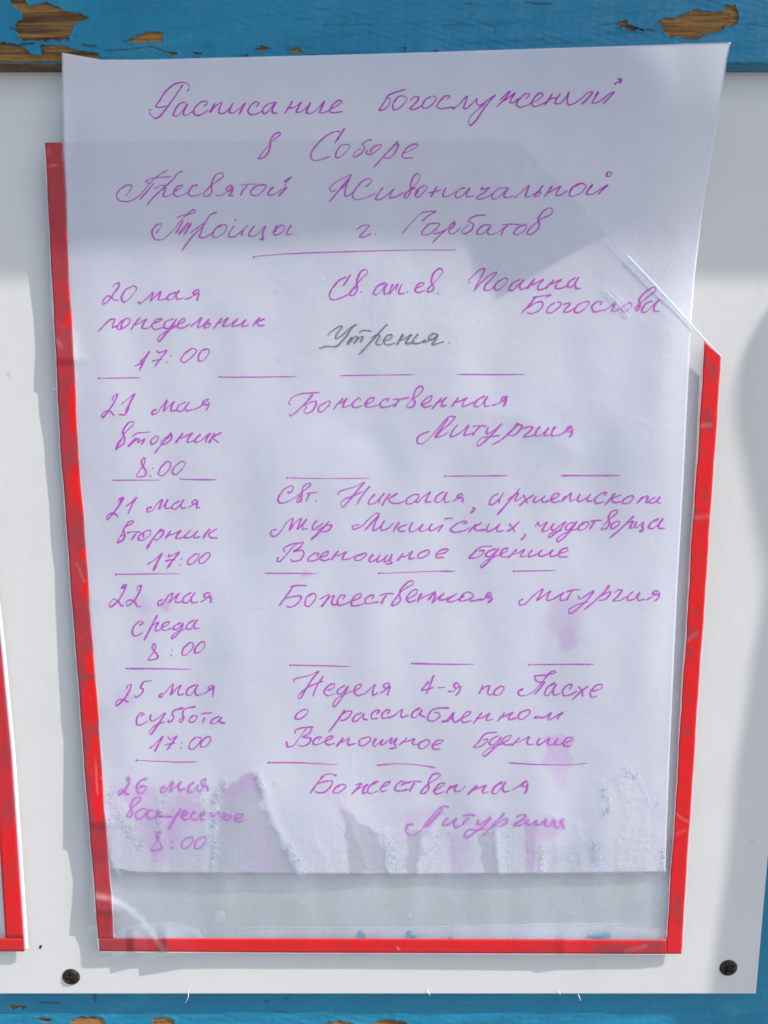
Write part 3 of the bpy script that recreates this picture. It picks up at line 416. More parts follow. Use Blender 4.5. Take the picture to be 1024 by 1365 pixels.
('w', '''@390,1010 237,98 210,87 175,90 148,107; 167,95 135,135 92,192; 128,142 180,125 212,125 205,152 175,182 140,187 118,179; 257,144 225,165 219,186 245,187 281,162 282,145 255,142; 335,146 367,137 345,165 313,197; 335,175 402,141 380,165 375,190 397,186; 432,142 457,127 440,129 410,155 399,181 420,191 457,176; 468,162 510,142 522,127 495,134 469,165 480,180 502,173;
 578,147 602,135 585,124 555,145 547,173 580,177 620,167; 652,133 635,160 623,182; 603,135 650,125 692,128; 683,187 715,147 765,115 789,95 775,82 745,93 725,130 727,165 705,190 682,187 700,162 725,147; 755,177 800,152 812,135 785,139 754,175 770,194 812,179; 847,148 830,170 818,192; 830,170 877,143 865,165 870,181 895,176 925,152;
 @530,1010 427,148 400,170 373,200; 390,180 425,165 472,148 455,175 460,190 490,180; 562,129 525,150 504,186 530,190 577,128 560,160 570,182 600,176; 610,173 650,150 693,124 670,134 665,150 690,155 694,135 690,170 679,193'''),
('f', '''@530,1010 87,354 55,360 44,395 75,417 120,392 170,330 230,265 268,261 271,270; 242,268 200,320 148,377; 150,370 200,322 245,285; 272,318 245,345 244,362 280,352 317,323 300,350 310,374 335,362; 382,318 360,340 343,362; 345,310 380,304 417,308; 432,328 425,355 450,352 497,318 465,360 410,400 368,426 357,410 380,385 430,386 480,377; 572,293 540,330 500,370 448,422; 500,372 545,345 582,324 582,345 545,367 523,361; 633,317 665,304 687,309 660,335 620,359 650,362 680,347;
 702,328 685,350 710,357 742,333 735,355 760,357 792,328 785,360 810,362 837,333 840,365 860,372 887,328 865,340 880,355 887,381'''),
]
DASHES = ['132,504.3 150,504 187,503.5', '291.5,501.5 296,502.7 340,502.6 396,502', '453.5,500.7 500,500 553,499.4', '608.5,499 655,499.3 700,499.2', '149,640.2 180,640 214,640', '240.5,637.5 244,638.9 289.5,639.5', '383,637 430,637.9 494,637.4',
 '593,634.6 630,634.4 677,634.2', '747,634 790,633.9 827,634', '154.5,765.6 200,765 241,764.7', '352.5,764.1 390,764.2 423.5,764.6', '505,764 520,763.9 575,761.6 606.5,761.4', '685,761.4 710,761 741,760.5', '169,891.2 210,891.5 254.5,892',
 '387,886.6 430,887.4 468,888.6', '549,884.4 590,885.4 633,885.5', '705.5,886 750,885.6 791.5,885.5', '182,1013.6 220,1015.2 240,1016 263,1015.4', '358,1016.5 400,1016.8 450,1019.5', '501,1020.3 530,1018 555,1019.4 581,1023.4', '678,1016.8 710,1018.8 745,1019.6 765,1019.2 783,1017.3',
 '338,343 345,341.2 380,338.6 420,336.8 480,335 540,333.4 600,333.2 608,333']

# ------------------------------------------------------------------ how the pocket stands off the board (mm)
HL = [(150, 3.6), (190, 3.5), (375, 3.2), (430, 3.2), (478, 3.95), (488, 3.2), (520, 3.1), (560, 2.6), (640, 2.45), (700, 2.6), (740, 2.4),
      (800, 2.75), (850, 3.0), (935, 3.4), (960, 3.1), (1000, 3.6), (1060, 4.4), (1096, 5.0), (1106, 4.1), (1150, 3.6), (1214, 5.2), (1221, 4.1), (1245, 3.2), (1300, 3.4)]
HLS = [(150, 3.5), (400, 3.2), (560, 2.7), (740, 2.5), (900, 3.1), (1080, 4.0), (1200, 3.8), (1300, 3.5)]
HR = [(150, 3.4), (455, 2.6), (640, 2.4), (900, 2.4), (1100, 2.2), (1272, 2.0)]
HB = [(120, 3.4), (150, 3.4), (169, 3.2), (179, 4.5), (198, 3.4), (209, 3.3), (222, 5.0), (240, 4.4), (266, 3.5), (300, 3.3), (500, 3.2), (740, 3.4), (752, 3.9), (775, 3.3), (880, 3.0), (915, 2.4)]
def wob(t, k): t = np.asarray(t, float); return .45 * np.sin(t / 37 + k) + .35 * np.sin(t / 13.7 + 2 * k) + .2 * np.sin(t / 5.3 + 3 * k)
def inner_l(y): return np.interp(y, [190, 600, 1000, 1251], [83, 104.5, 134, 152]) + wob(y, 1)
def outer_l(y): return np.interp(y, [190, 600, 1000, 1270], [60, 81, 111, 132.5]) + wob(y, 2) * .6
def inner_r(y): return np.interp(y, [190, 455, 640, 1000, 1253], [957, 940, 927.5, 905, 889]) + wob(y, 4)
def outer_r(y): return np.interp(y, [475, 640, 1000, 1271], [961, 950, 925.5, 908]) + wob(y, 5) * .6
RIDGES = [([(345, 1032), (362, 1085), (400, 1165)], 7, .6), ([(455, 1070), (468, 1100), (492, 1165)], 6, .35), ([(515, 1108), (522, 1165)], 4, .4),
          ([(662, 1095), (668, 1165)], 5, .45), ([(290, 1060), (287, 1110), (283, 1165)], 4, .35), ([(212, 1050), (215, 1100), (205, 1165)], 4, .3),
          ([(560, 1108), (556, 1165)], 4, .35),
          ([(130, 1080), (150, 1150), (160, 1165)], 5, .5), ([(830, 1040), (842, 1090), (835, 1160)], 12, .3), ([(770, 1100), (778, 1165)], 6, .4),
          ([(600, 1120), (600, 1165)], 5, -.4), ([(420, 1120), (440, 1165)], 6, .35), ([(740, 1090), (745, 1165)], 6, .4),
          ([(610, 540), (700, 560), (760, 600)], 16, .35), ([(440, 560), (500, 590), (540, 640)], 22, -.35), ([(180, 230), (300, 215), (420, 200)], 18, .3)]
def lean(px, py):
    u = np.clip((px - 84) / 880, 0, 1.05); s = np.clip((405 - py) / 345, 0, 1.1)
    return (4.5 + 20.5 * u ** 1.9) * s ** 1.75
def h_film(px, py):
    px = np.asarray(px, float); py = np.asarray(py, float)
    u = np.clip((px - 84) / 860, 0, 1)
    el = np.exp(-np.maximum(px - inner_l(py), 0) / 10)              # the buckled rim dies away inwards
    lo = (tab(py, HL) * el + tab(py, HLS) * (1 - el)) * (1 - u) + tab(py, HR) * u
    wb = sm(1225, 1262, py) * sm(0, .06, u) * sm(0, .02, 1 - u)
    lo = lo * (1 - wb) + tab(px, HB) * wb
    edge = np.clip(np.minimum(np.minimum(px - inner_l(py), inner_r(py) - px), 1250 - py) / 60, 0, 1)
    edge = edge * edge * (3 - 2 * edge)
    w1 = waves(px, py, 11, 260, 8, .8) * .38 + waves(px, py, 12, 120, 8, .6) * .13 * (1 + .8 * sm(420, 520, py)) + waves(px, py, 13, 60, 9, .6) * .03
    low = sm(960, 1100, py)
    w1 = w1 + low * waves(px, py, 14, 85, 7, .3) * .14
    r = 0
    for pts, wd, amp in RIDGES: r = r + amp * (.5 if py is not None and wd < 13 else 1.0) * np.exp(-(line_d(px, py, pts) / wd) ** 2)
    return (lo + edge * (.45 + w1 + r * .55) + lean(px, py)) * MM
def h_paper(px, py):
    px = np.asarray(px, float); py = np.asarray(py, float)
    g = .36 * MM
    curl = 1.6 * np.exp(-((px - 84) / 30) ** 2 - ((py - 62) / 40) ** 2) * MM
    return h_film(px, py) - g + curl

# ------------------------------------------------------------------ board and planks
def box_mesh(name, x0, x1, y0, y1, z0, z1, m, bev=0.0, parent=None, nx=1):
    bm = bmesh.new(); bmesh.ops.create_cube(bm, size=1)
    for v_ in bm.verts:
        v_.co = Vector(((x0 + x1) / 2 + v_.co.x * (x1 - x0), (y0 + y1) / 2 + v_.co.y * (y1 - y0), (z0 + z1) / 2 + v_.co.z * (z1 - z0)))
    if bev: bmesh.ops.bevel(bm, geom=bm.edges[:], offset=bev, segments=3, affect='EDGES', profile=.5)
    me = bpy.data.meshes.new(name); bm.to_mesh(me); bm.free(); me.materials.append(m)
    me.polygons.foreach_set('use_smooth', [False] * len(me.polygons))
    return link(bpy.data.objects.new(name, me), parent)
zb = float(P(500, 1325, 0)[2]); xr = float(P(1008, 1325, 0)[0])
z_top = float(P(500, 88, 5.0 * MM)[2])
board = box_mesh('white_board', -.30, xr, 0, .0026, zb, z_top + .03, m_board, .0004)
tag(board, 'white painted panel screwed to the blue planks, behind the handwritten notice', 'board')
T_B = .003                                                     # board thickness: the planks behind start here

def plank(name, X, Y, H0, peel, dirt, parent=None, edge=None):
    """a painted plank face: fine grid over pixel ranges, bare wood sits lower than the paint skin"""
    pm = np.zeros(X.shape)
    nz = waves(X, Y, 21, 11, 8, 1.4) * .75 + waves(X, Y, 22, 4.5, 6, 1.6) * .25
    sd = np.full(X.shape, 1e9)
    for poly in peel: sd = np.minimum(sd, poly_sd(X, Y, poly))
    s = sd + nz * 1.1
    paint = sm(-.5, .5, s)
    dm = np.zeros(X.shape)
    for pts, wd, a in dirt: dm = np.maximum(dm, a * np.exp(-(line_d(X + nz * .8, Y + nz * .5, pts) / wd) ** 2))
    rim = np.exp(-((s - 1.4) / 1.2) ** 2) * .18                   # curled lip of the skin
    H_ = H0 + (paint * .60 + rim - dm * .22 + waves(X, Y, 23, 70, 7, 2.5) * .16 + waves(X, Y, 24, 14, 7, 2.5) * .045) * MM
    return grid_obj(name, X, H_, Y, m_plank, parent, {'paint': paint, 'dirt': dm})
# upper plank: proud of the board, its lower edge rounded over
ys = np.concatenate([np.arange(-60, -8, 4.0), np.arange(-8, 85.01, 1.0)]); xs = np.arange(-70, 1100, 1.2)
X, Y = np.meshgrid(xs, ys)
edge_y = 87 + (X / 1024) * 2.5
H0 = np.full(X.shape, 5.2 * MM)
top_peel = [[(14, 0), (32, 0), (40, 9), (62, 3), (75, 8), (88, 16), (108, 18), (119, 25), (104, 29), (98, 36), (90, 53), (60, 54), (32, 54), (25, 50), (21, 38), (22, 30), (30, 26), (30, 16), (20, 10)],
            [(165, 55), (178, 51), (195, 43), (205, 42), (217, 44), (217, 56), (190, 57)],
            [(0, 58), (14, 59), (32, 63), (42, 72), (56, 75), (57, 60), (90, 62), (94, 66), (120, 69), (134, 72), (125, 82), (0, 84)],
            [(877, 30), (884, 25), (902, 23), (915, 18), (925, 13), (940, 15), (963, 17), (968, 7), (979, 7), (985, 20), (981, 33), (966, 36), (958, 42), (940, 46), (928, 53), (908, 52), (900, 47), (895, 50), (888, 45), (882, 37)],
            [(823, 30), (836, 27), (837, 33), (850, 37), (858, 41), (846, 41), (826, 36)],
            [(341, 65), (348, 62), (360, 64), (350, 68)], [(222, 70), (238, 70), (232, 75)], [(386, 66), (398, 64), (404, 70), (392, 71)], [(577, 68), (585, 67), (583, 72)],
            [(195, -2), (208, -2), (205, 1)], [(320, 74), (330, 73), (327, 76)], [(536, 64), (542, 62), (540, 69)], [(258, 70), (268, 71), (262, 74)]]
top_dirt_shade = [([(110, 60), (128, 62)], 1.6, .9), ([(140, 68), (170, 66), (200, 62), (225, 70)], 1.0, .8), ([(3, 57), (25, 60), (45, 58)], 1.4, .9), ([(700, 3), (712, 5), (735, 5)], .9, .9),
            ([(658, 36), (660, 46)], 1.0, .6), ([(795, 34), (820, 31)], .8, .7), ([(617, 5), (634, 5)], .8, .7), ([(430, 33), (500, 32)], .5, .6), ([(995, 32), (1024, 36)], .7, .7),
            ([(590, 34), (622, 31)], .6, .5), ([(476, 20), (474, 30)], .9, .5), ([(455, 32), (457, 40)], .9, .5), ([(470, 62), (482, 52)], .6, .5), ([(15, 37), (22, 39)], 1.2, .9),
            ([(968, 6), (985, 16)], .7, .8), ([(877, 31), (983, 24)], .5, .35), ([(55, 60), (57, 72)], 1.4, .9), ([(340, 66), (360, 65)], .8, .6), ([(230, 74), (60, 58)], .4, .35),
            ([(0, 83), (1024, 85)], 1.6, .55), ([(850, 40), (870, 41)], .7, .8), ([(370, 62), (415, 62)], 1.2, .35), ([(700, 62), (760, 58)], .6, .4), ([(720, 52), (724, 52)], .8, .7)]  # the long run along the lower edge is painted shade
pl_top = plank('upper_plank_face', X, Y, H0, top_peel, top_dirt_shade)
# the rounded lower edge and the body behind it, joined on as one solid plank
pt = empty('wooden_plank', (0, 0, z_top))
tag(pt, 'upper blue painted wooden plank with big flaked patches of bare brown wood, above the paper', 'plank')
pl_top.parent = pt; pl_top.data.transform(Matrix.Translation((0, 0, -z_top))); pl_top.name = 'front_face'
lo_y = 85.0; nb = 14
ang = np.linspace(0, math.pi / 2, nb)
zf = P(xs, np.full(xs.shape, lo_y), pl_top and np.full(xs.shape, 5.2 * MM + .3 * MM))
rr = 1.6 * MM
V = []; 
for a in ang:
    q = zf.copy(); q[:, 2] -= rr * math.sin(a) * .75 + 0; q[:, 1] += rr * (1 - math.cos(a)); V.append(q)
q = V[-1].copy(); q[:, 1] = .003; V.append(q)
V = np.array(V); nr_, nc_ = V.shape[:2]
ed = waves(np.tile(xs, (nr_, 1)), np.tile(np.arange(nr_)[:, None] * 3.0, (1, nc_)), 31, 30, 7) * .12 * MM
V[:, :, 1] -= ed
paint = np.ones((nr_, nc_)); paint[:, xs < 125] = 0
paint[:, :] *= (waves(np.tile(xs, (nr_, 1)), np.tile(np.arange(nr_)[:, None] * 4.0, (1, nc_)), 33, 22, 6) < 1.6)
mesh_obj('lower_edge', V.reshape(-1, 3), grid_faces(nr_, nc_), m_plank, pt, True, {'paint': paint, 'dirt': np.full((nr_, nc_), .25) + (1 - paint) * .4})  # shade under the plank painted in through the dirt value
bk = box_mesh('plank_body', -.34, .34, -.0045, .022, z_top + .0035, float(P(500, -58, 5 * MM)[2]), m_plank)
bk.data.transform(Matrix.Translation((0, 0, -z_top))); bk.parent = pt
for o_ in (bk,): 
    at = o_.data.attributes.new('paint', 'FLOAT', 'POINT'); at.data.foreach_set('value', [1.0] * len(o_.data.vertices))

# lower plank, set back behind the board
ys = np.arange(1168, 1480, 1.6); xs = np.arange(-60, 1110, 1.6)
X, Y = np.meshgrid(xs, ys)
low_peel = [[(96, 1358), (110, 1355), (134, 1355), (140, 1362), (142, 1375), (90, 1375)], [(205, 1357), (222, 1356), (233, 1359), (230, 1375), (198, 1375)],
            [(436, 1363), (452, 1361), (470, 1364), (480, 1375), (430, 1380)], [(500, 1361), (520, 1358), (540, 1362), (550, 1375), (500, 1380)], [(52, 1357), (68, 1358), (66, 1363), (54, 1362)],
            [(14, 1339), (34, 1340), (32, 1343), (16, 1343)]]
low_dirt = [([(54, 1336), (78, 1337)], 1.5, .8), ([(126, 1325), (127, 1334)], 2.2, .7), ([(354, 1334), (356, 1336)], 2.0, .7), ([(382, 1331), (383, 1333)], 2.0, .6), ([(366, 1348), (378, 1348)], 1.2, .6),
            ([(260, 1333), (310, 1334)], .8, .3), ([(58, 1359), (70, 1360)], 1.5, .6), ([(0, 1350), (50, 1352)], .7, .3), ([(600, 1340), (660, 1342)], .6, .3), ([(880, 1345), (940, 1344)], .6, .3)]
pb_ = plank('wooden_plank', X, Y, np.full(X.shape, -5.2 * MM), low_peel, low_dirt)
tag(pb_, 'lower blue painted wooden plank running under the bottom edge of the white board', 'plank')
ys = np.arange(-20, 1178.5, 2.4); xs = np.arange(960, 1130, 2.0); X, Y = np.meshgrid(xs, ys)
pr_ = plank('wooden_plank', X, Y, np.full(X.shape, -4.7 * MM), [], [([(1000, 1177), (1130, 1177)], 1.0, .6)])
tag(pr_, 'blue painted upright plank showing as a thin strip at the right of the white board', 'plank')

# screws with cross recess
def screw(px, py, label, rot):
    c0 = P(px, py, 0.0); t = empty('screw', tuple(c0)); tag(t, label, 'screw', 'screws holding the white board')
    n = 40; prof = [(0.0, 1.15), (.9, 1.12), (1.8, .98), (2.6, .72), (3.15, .42), (3.45, .15), (3.5, 0.0)]
    V = [[c0[0], c0[1] - prof[0][1] * MM, c0[2]]]; F_ = []
    for r_, h_ in prof[1:]:
        for k in range(n):
            a = 2 * math.pi * k / n + rot; rc = r_
            hh_ = h_
            d = min(abs(math.sin(a - rot)), abs(math.cos(a - rot))) * r_
            if d < .42 and r_ < 2.2: hh_ = h_ - .75
            V.append([c0[0] + rc * MM * math.cos(a), c0[1] - hh_ * MM, c0[2] + rc * MM * math.sin(a)])
    V[0][1] += .75 * MM
    for k in range(n): F_.append([0, 1 + k, 1 + (k + 1) % n])
    for j in range(len(prof) - 2):
        for k in range(n):
            a_ = 1 + j * n + k; b_ = 1 + j * n + (k + 1) % n; F_.append([a_, a_ + n, b_ + n, b_])
    mesh_obj('screw_head', V, F_, m_screw, t)
    # raised burrs of the recess
    V = []; F_ = []
    for k in range(4):
        a = rot + math.pi / 4 + k * math.pi / 2; b0 = len(V)
        for dr, dt, h_ in ((.7, 0, 1.2), (1.5, .35, 1.15), (1.5, -.35, 1.15)):
            V.append([c0[0] + dr * MM * math.cos(a + dt), c0[1] - (h_ + .04) * MM, c0[2] + dr * MM * math.sin(a + dt)])
        F_.append([b0, b0 + 1, b0 + 2])
    mesh_obj('recess_edge', V, F_, m_screw, t)
screw(95, 1302, 'dark screw in the bottom left corner of the white board, its shadow reaching the edge', .3)
screw(971, 1290, 'dark screw in the bottom right corner of the white board, in the shade', .7)

# ------------------------------------------------------------------ pocket
pocket = empty('document_pocket', tuple(P(520, 1270, 0)))
tag(pocket, 'clear plastic pocket with red border, its top right corner cut off, holding the handwritten sheet', 'document pocket')
# film: rows by pixel, the right side follows the cut corner
ys = np.concatenate([np.arange(188, 460, 2.5), np.arange(460, 1262, 3.0)])
def film_right(y):
    return np.interp(y, [188, 190, 194, 200, 345, 455, 470], [682, 690, 697, 704, 841, 943, 950])
rows = []
U = np.linspace(0, 1, 330)
X = np.zeros((len(ys), len(U))); Y = np.zeros_like(X)
for i, y in enumerate(ys):
    xl = outer_l(y) + 3; xr_ = film_right(y) if y < 462 else outer_r(max(y, 475)) - 3
    X[i] = xl + (xr_ - xl) * U; Y[i] = y
Hf = h_film(X, Y)
hz = np.zeros(X.shape)  # milky film, with glare and glints painted in as haze
hz += .10 * np.exp(-((X - 450) / 150) ** 2 - ((Y - 610) / 60) ** 2) + .08 * np.exp(-((X - 800) / 60) ** 2 - ((Y - 600) / 30) ** 2)  # soft glare patches painted in
hz += .16 * sm(1160, 1185, Y)
hz += .10 * sm(1040, 1120, Y) * np.clip(waves(X, Y, 41, 40, 6, .4) * .6 + .4, 0, 1)
for pts, wd, a in (([(664, 232), (658, 265)], 3, .16), ([(700, 205), (690, 235)], 4, .15), ([(655, 280), (662, 340)], 6, .13), ([(806, 386), (838, 422)], 2.6, .35), ([(818, 388), (840, 412)], 4, .45),
                   ([(690, 195), (715, 215)], 5, .15), ([(838, 348), (855, 368)], 5, .12), ([(840, 345), (942, 455)], 2.5, .3), ([(500, 385), (500, 430)], 1.5, .2), ([(100, 1020), (105, 1165)], 10, .1), ([(330, 188), (200, 188)], 1.6, .22), ([(570, 1080), (640, 1085)], 20, .06)):
    hz += a * np.exp(-(line_d(X, Y, pts) / wd) ** 2)  # bright streaks and the cut-corner glint painted in
for pts, wd, a in (([(126, 1192), (143, 1196), (165, 1206), (190, 1226), (208, 1248), (219, 1267)], 4.5, .55), ([(150, 1249), (170, 1237), (200, 1232), (235, 1232), (262, 1240), (270, 1250)], 1.8, .25), ([(510, 1107), (598, 1107)], 4, .18),
                   ([(345, 1032), (357, 1075), (378, 1120), (400, 1163)], 4, .2), ([(498, 1107), (514, 1112), (518, 1160)], 2.5, .35), ([(662, 1100), (667, 1163)], 2.5, .35), ([(128, 1125), (148, 1150), (160, 1164)], 3, .35), ([(725, 1085), (750, 1088)], 4, .3), ([(820, 1038), (838, 1028), (852, 1034), (868, 1072)], 2.5, .3)):
    hz += a * np.exp(-(line_d(X + waves(X, Y, 44, 14, 5) * 1.2, Y, pts) / wd) ** 2)  # glint arc at lower left and bright folds painted in
dp = np.zeros(X.shape); nzd = waves(X, Y, 45, 22, 8) * 3
for pts, wd, a in (([(225, 1050), (213, 1075), (212, 1130)], 9, .6), ([(262, 1050), (272, 1070), (278, 1100)], 6, .6), ([(302, 1042), (289, 1060), (285, 1095), (286, 1130), (284, 1163)], 8, .9), ([(338, 1028), (347, 1045), (352, 1065)], 5, .8),
                   ([(155, 1075), (170, 1105), (188, 1135)], 12, .7), ([(148, 1045), (145, 1090), (152, 1150)], 9, .5), ([(385, 1125), (395, 1145), (405, 1165)], 10, .8), ([(526, 1115), (530, 1163)], 10, .7), ([(580, 1112), (578, 1163)], 12, .5), ([(680, 1105), (682, 1163)], 13, .7),
                   ([(722, 1125), (722, 1165)], 5, .9), ([(760, 1120), (765, 1163)], 12, .5), ([(792, 1115), (798, 1155)], 10, .9), ([(806, 1048), (810, 1090)], 9, .9), ([(835, 1026), (850, 1040)], 7, .8), ([(845, 1060), (842, 1160)], 16, .35), ([(884, 1130), (884, 1165)], 4, .9), ([(440, 1110), (440, 1160)], 20, .3)):
    dp = np.maximum(dp, a * sm(1.3, .4, (line_d(X + nzd, Y, pts)) / wd))
dp = dp * .75; dp = np.maximum(dp, .08 * sm(1110, 1150, Y))
grid_obj('front_film', X, Hf, Y, m_film, pocket, {'haze': hz, 'damp': dp})
# back film, a little grey, ending in a wavy line above the bottom border
ys = np.concatenate([np.arange(1120, 1225, 6.0), np.linspace(1225, 1236, 5)]); Yb = ys[:, None] + np.zeros((1, 160)); Ub = np.linspace(0, 1, 160)[None, :]
xr_ = np.where(Yb < 462, film_right(Yb), inner_r(np.maximum(Yb, 462)) + 2)
Xb = inner_l(Yb) - 3 + (xr_ - inner_l(Yb) + 3) * Ub
Yb = Yb + sm(1200, 1236, Yb) * np.interp(Xb, [150, 200, 235, 262, 290, 330, 420, 560, 700, 800, 880], [8, -3, -3, 4, 16, 2, 1, 0, -4, -5, 3])
hb = h_film(Xb, Yb) - 1.0 * MM - sm(300, 500, 1400 - Yb) * 0
grid_obj('back_film', Xb, hb, Yb, m_back, pocket)
# whitish seam strips under the border, added to fill gaps in its cast shadow
for xa_, xb_, y0_, y1_ in ((138, 900, 1240, 1266),):
    Xs = np.linspace(xa_, xb_, 300)[:, None] + np.zeros((1, 6)); Ys = y0_ + (y1_ - y0_) * np.linspace(0, 1, 6)[None, :] + 0 * Xs
    Ys = Ys - (1 - np.linspace(0, 1, 6)[None, :]) * np.interp(Xs, [150, 200, 250, 275, 300, 380, 600, 800, 880], [-8, 6, 4, -9, -4, 3, 5, 7, 3])
    grid_obj('seam_shadow_filler', Xs, h_film(Xs, Ys) - 1.3 * MM, Ys, m_seam, pocket)
Ys = np.linspace(1120, 1262, 60)[:, None] + np.zeros((1, 5)); Xs = inner_l(Ys) - 1 - 14 * (1 - np.linspace(0, 1, 5)[None, :])
grid_obj('seam_shadow_filler', Xs, h_film(Xs, Ys) - 1.1 * MM, Ys, m_seam, pocket)  # added strip hidden behind the left border to thicken its shadow
# red border: three strips
def strip(xa, xb, ya, yb, n, m_, dull_fn, scuff_fn, vertical=True):
    t = np.linspace(0, 1, n)[:, None]; s = np.linspace(0, 1, m_)[None, :]
    if vertical:
        Y = ya + (yb - ya) * t + 0 * s; X = xa(Y) + (xb(Y) - xa(Y)) * s
    else:
        X = ya + (yb - ya) * t + 0 * s; Y = xa(X) + (xb(X) - xa(X)) * s
    H_ = h_film(X, Y) + .12 * MM
    return grid_obj('border_strip', X, H_, Y, m_red, pocket, {'dull': dull_fn(X, Y), 'scuff': scuff_fn(X, Y)}, thick=.0003)
def blobs(X, Y, lst):
    d = np.zeros(X.shape)
    nz = waves(X, Y, 51, 14, 6) * 1.2
    for cx, cy, rx, ry in lst: d = np.maximum(d, sm(1.12, .9, np.hypot((X - cx) / rx, (Y - cy) / ry) + nz * .06))
    return d
bright_l = [(92, 395, 3, 10), (92, 425, 5, 11), (86, 380, 2, 4), (98, 545, 7, 36), (100, 645, 8, 26), (108, 665, 4, 18), (112, 740, 6, 9), (114, 785, 4, 14), (121, 885, 8, 16), (124, 935, 13, 30), (126, 1010, 6, 34), (131, 1060, 7, 40), (88, 312, 3, 4), (104, 610, 4, 5)]
def dull_l(X, Y):
    return np.clip(1 - blobs(X, Y, bright_l), 0, 1) * (.88 + .12 * waves(X, Y, 52, 60, 5))
def scuff_glint_l(X, Y):
    s = 0
    for pts, wd, a in (([(120, 1191), (143, 1196), (160, 1203)], 4, .55), ([(64, 222), (78, 219)], 1, .5), ([(66, 200), (62, 205)], 2, .3), ([(76, 455), (82, 462)], 3, .25), ([(126, 1196), (140, 1198)], 3, .4), ([(103, 752), (112, 775)], 1, .35), ([(127, 990), (130, 1060)], .6, .4)):
        s = s + a * np.exp(-(line_d(X, Y, pts) / wd) ** 2)
    return np.clip(s + .05 * sm(1.2, 1.8, waves(X, Y, 53, 12, 6)), 0, 1)
strip(outer_l, inner_l, 190, 1251, 420, 10, dull_l, scuff_glint_l)
dull_spots = [(935, 482, 8, 9), (950, 495, 5, 14), (927, 525, 3, 4), (944, 560, 6, 16), (930, 585, 5, 4), (938, 603, 3, 3), (940, 660, 3, 8), (930, 680, 3, 3), (921, 690, 12, 3), (928, 706, 2, 2), (930, 742, 2, 3), (929, 780, 2, 3), (926, 815, 4, 4), (924, 845, 6, 8), (918, 838, 2, 4), (921, 870, 4, 6), (918, 935, 5, 3), (916, 975, 4, 6), (910, 1050, 2, 3), (903, 1210, 4, 20)]
def dull_r(X, Y): return np.clip(blobs(X, Y, dull_spots) * .8 + .12 * sm(1100, 1240, Y) + .05, 0, 1)
def scuff_r(X, Y):
    s = 0
    for pts, wd, a in (([(932, 568), (948, 566)], 2.2, .4), ([(926, 690), (945, 688)], 2, .3), ([(901, 1084), (912, 1093), (918, 1095)], 1.6, .35), ([(902, 1112), (914, 1106)], 1.5, .25), ([(917, 853), (930, 843)], 1.5, .3)):
        s = s + a * np.exp(-(line_d(X, Y, pts) / wd) ** 2)
    return np.clip(s, 0, 1)
# right strip with a slanted top: build from y 455..1253 with per-column start
nR, mR = 340, 10
t = np.linspace(0, 1, nR)[:, None]; s = np.linspace(0, 1, mR)[None, :]
y0 = 455 + 20 * s; Y = y0 + (1271.5 - y0) * t
X = inner_r(Y) + (outer_r(Y) - inner_r(Y)) * s
X[Y > 1253] = (inner_r(np.minimum(Y, 1253)) + (outer_r(Y) - inner_r(np.minimum(Y, 1253))) * s)[Y > 1253]
grid_obj('border_strip', X, h_film(X, Y) + .12 * MM, Y, m_red, pocket, {'dull': dull_r(X, Y), 'scuff': scuff_r(X, Y)}, thick=.0003)
def by0(x): return np.interp(x, [130, 500, 890], [1251, 1251.8, 1253])
def by1(x): return np.interp(x, [130, 400, 908], [1268, 1270, 1271.8])
def dull_b(X, Y):
    return np.clip(sm(300, 150, X) * .85 + sm(640, 760, X) * .2 + blobs(X, Y, [(820, 1266, 30, 8), (460, 1262, 3, 5), (592, 1264, 2, 4), (870, 1262, 20, 8)]) * .6 + .16, 0, 1)
def scuff_glint_b(X, Y):
    s = 0
    for pts, wd, a in (([(207, 1248), (219, 1270)], 4, .6), ([(835, 1268), (862, 1261)], 2, .25), ([(530, 1263), (532, 1266)], 1, .8)):
        s = s + a * np.exp(-(line_d(X, Y, pts) / wd) ** 2)
    return np.clip(s, 0, 1)
strip(by0, by1, 132.5, 888.5, 360, 8, dull_b, scuff_glint_b, False)
# thin clear cut edges beside the red
def ribbon(name, pts, wpx, mat_, parent, lift=.05, taper=False, hfn=None, sub=6, solid=0.0):
    hfn = hfn or h_film
    q = cr(pts, sub) if len(pts) > 2 else np.array([[pts[0][0] + (pts[1][0] - pts[0][0]) * k / 40, pts[0][1] + (pts[1][1] - pts[0][1]) * k / 40] for k in range(41)])
    d = np.gradient(q, axis=0); n_ = np.stack([-d[:, 1], d[:, 0]], 1); n_ /= np.maximum(np.linalg.norm(n_, axis=1), 1e-6)[:, None]
    k = np.linspace(0, 1, len(q)); wv = np.full(len(q), wpx / 2.0)
    if taper: wv = wv * np.clip(np.sin(k * math.pi) * 1.6, .12, 1)
    rows = [q + n_ * wv[:, None], q + n_ * wv[:, None] * .35, q - n_ * wv[:, None] * .35, q - n_ * wv[:, None]]
    lifts = [0, .5, .5, 0]
    A = np.stack(rows, 1); H_ = hfn(A[..., 0], A[..., 1]) + (lift + np.array(lifts)[None, :] * min(wpx * .12, .5)) * MM
    return grid_obj(name, A[..., 0], H_, A[..., 1], mat_, parent, thick=solid)
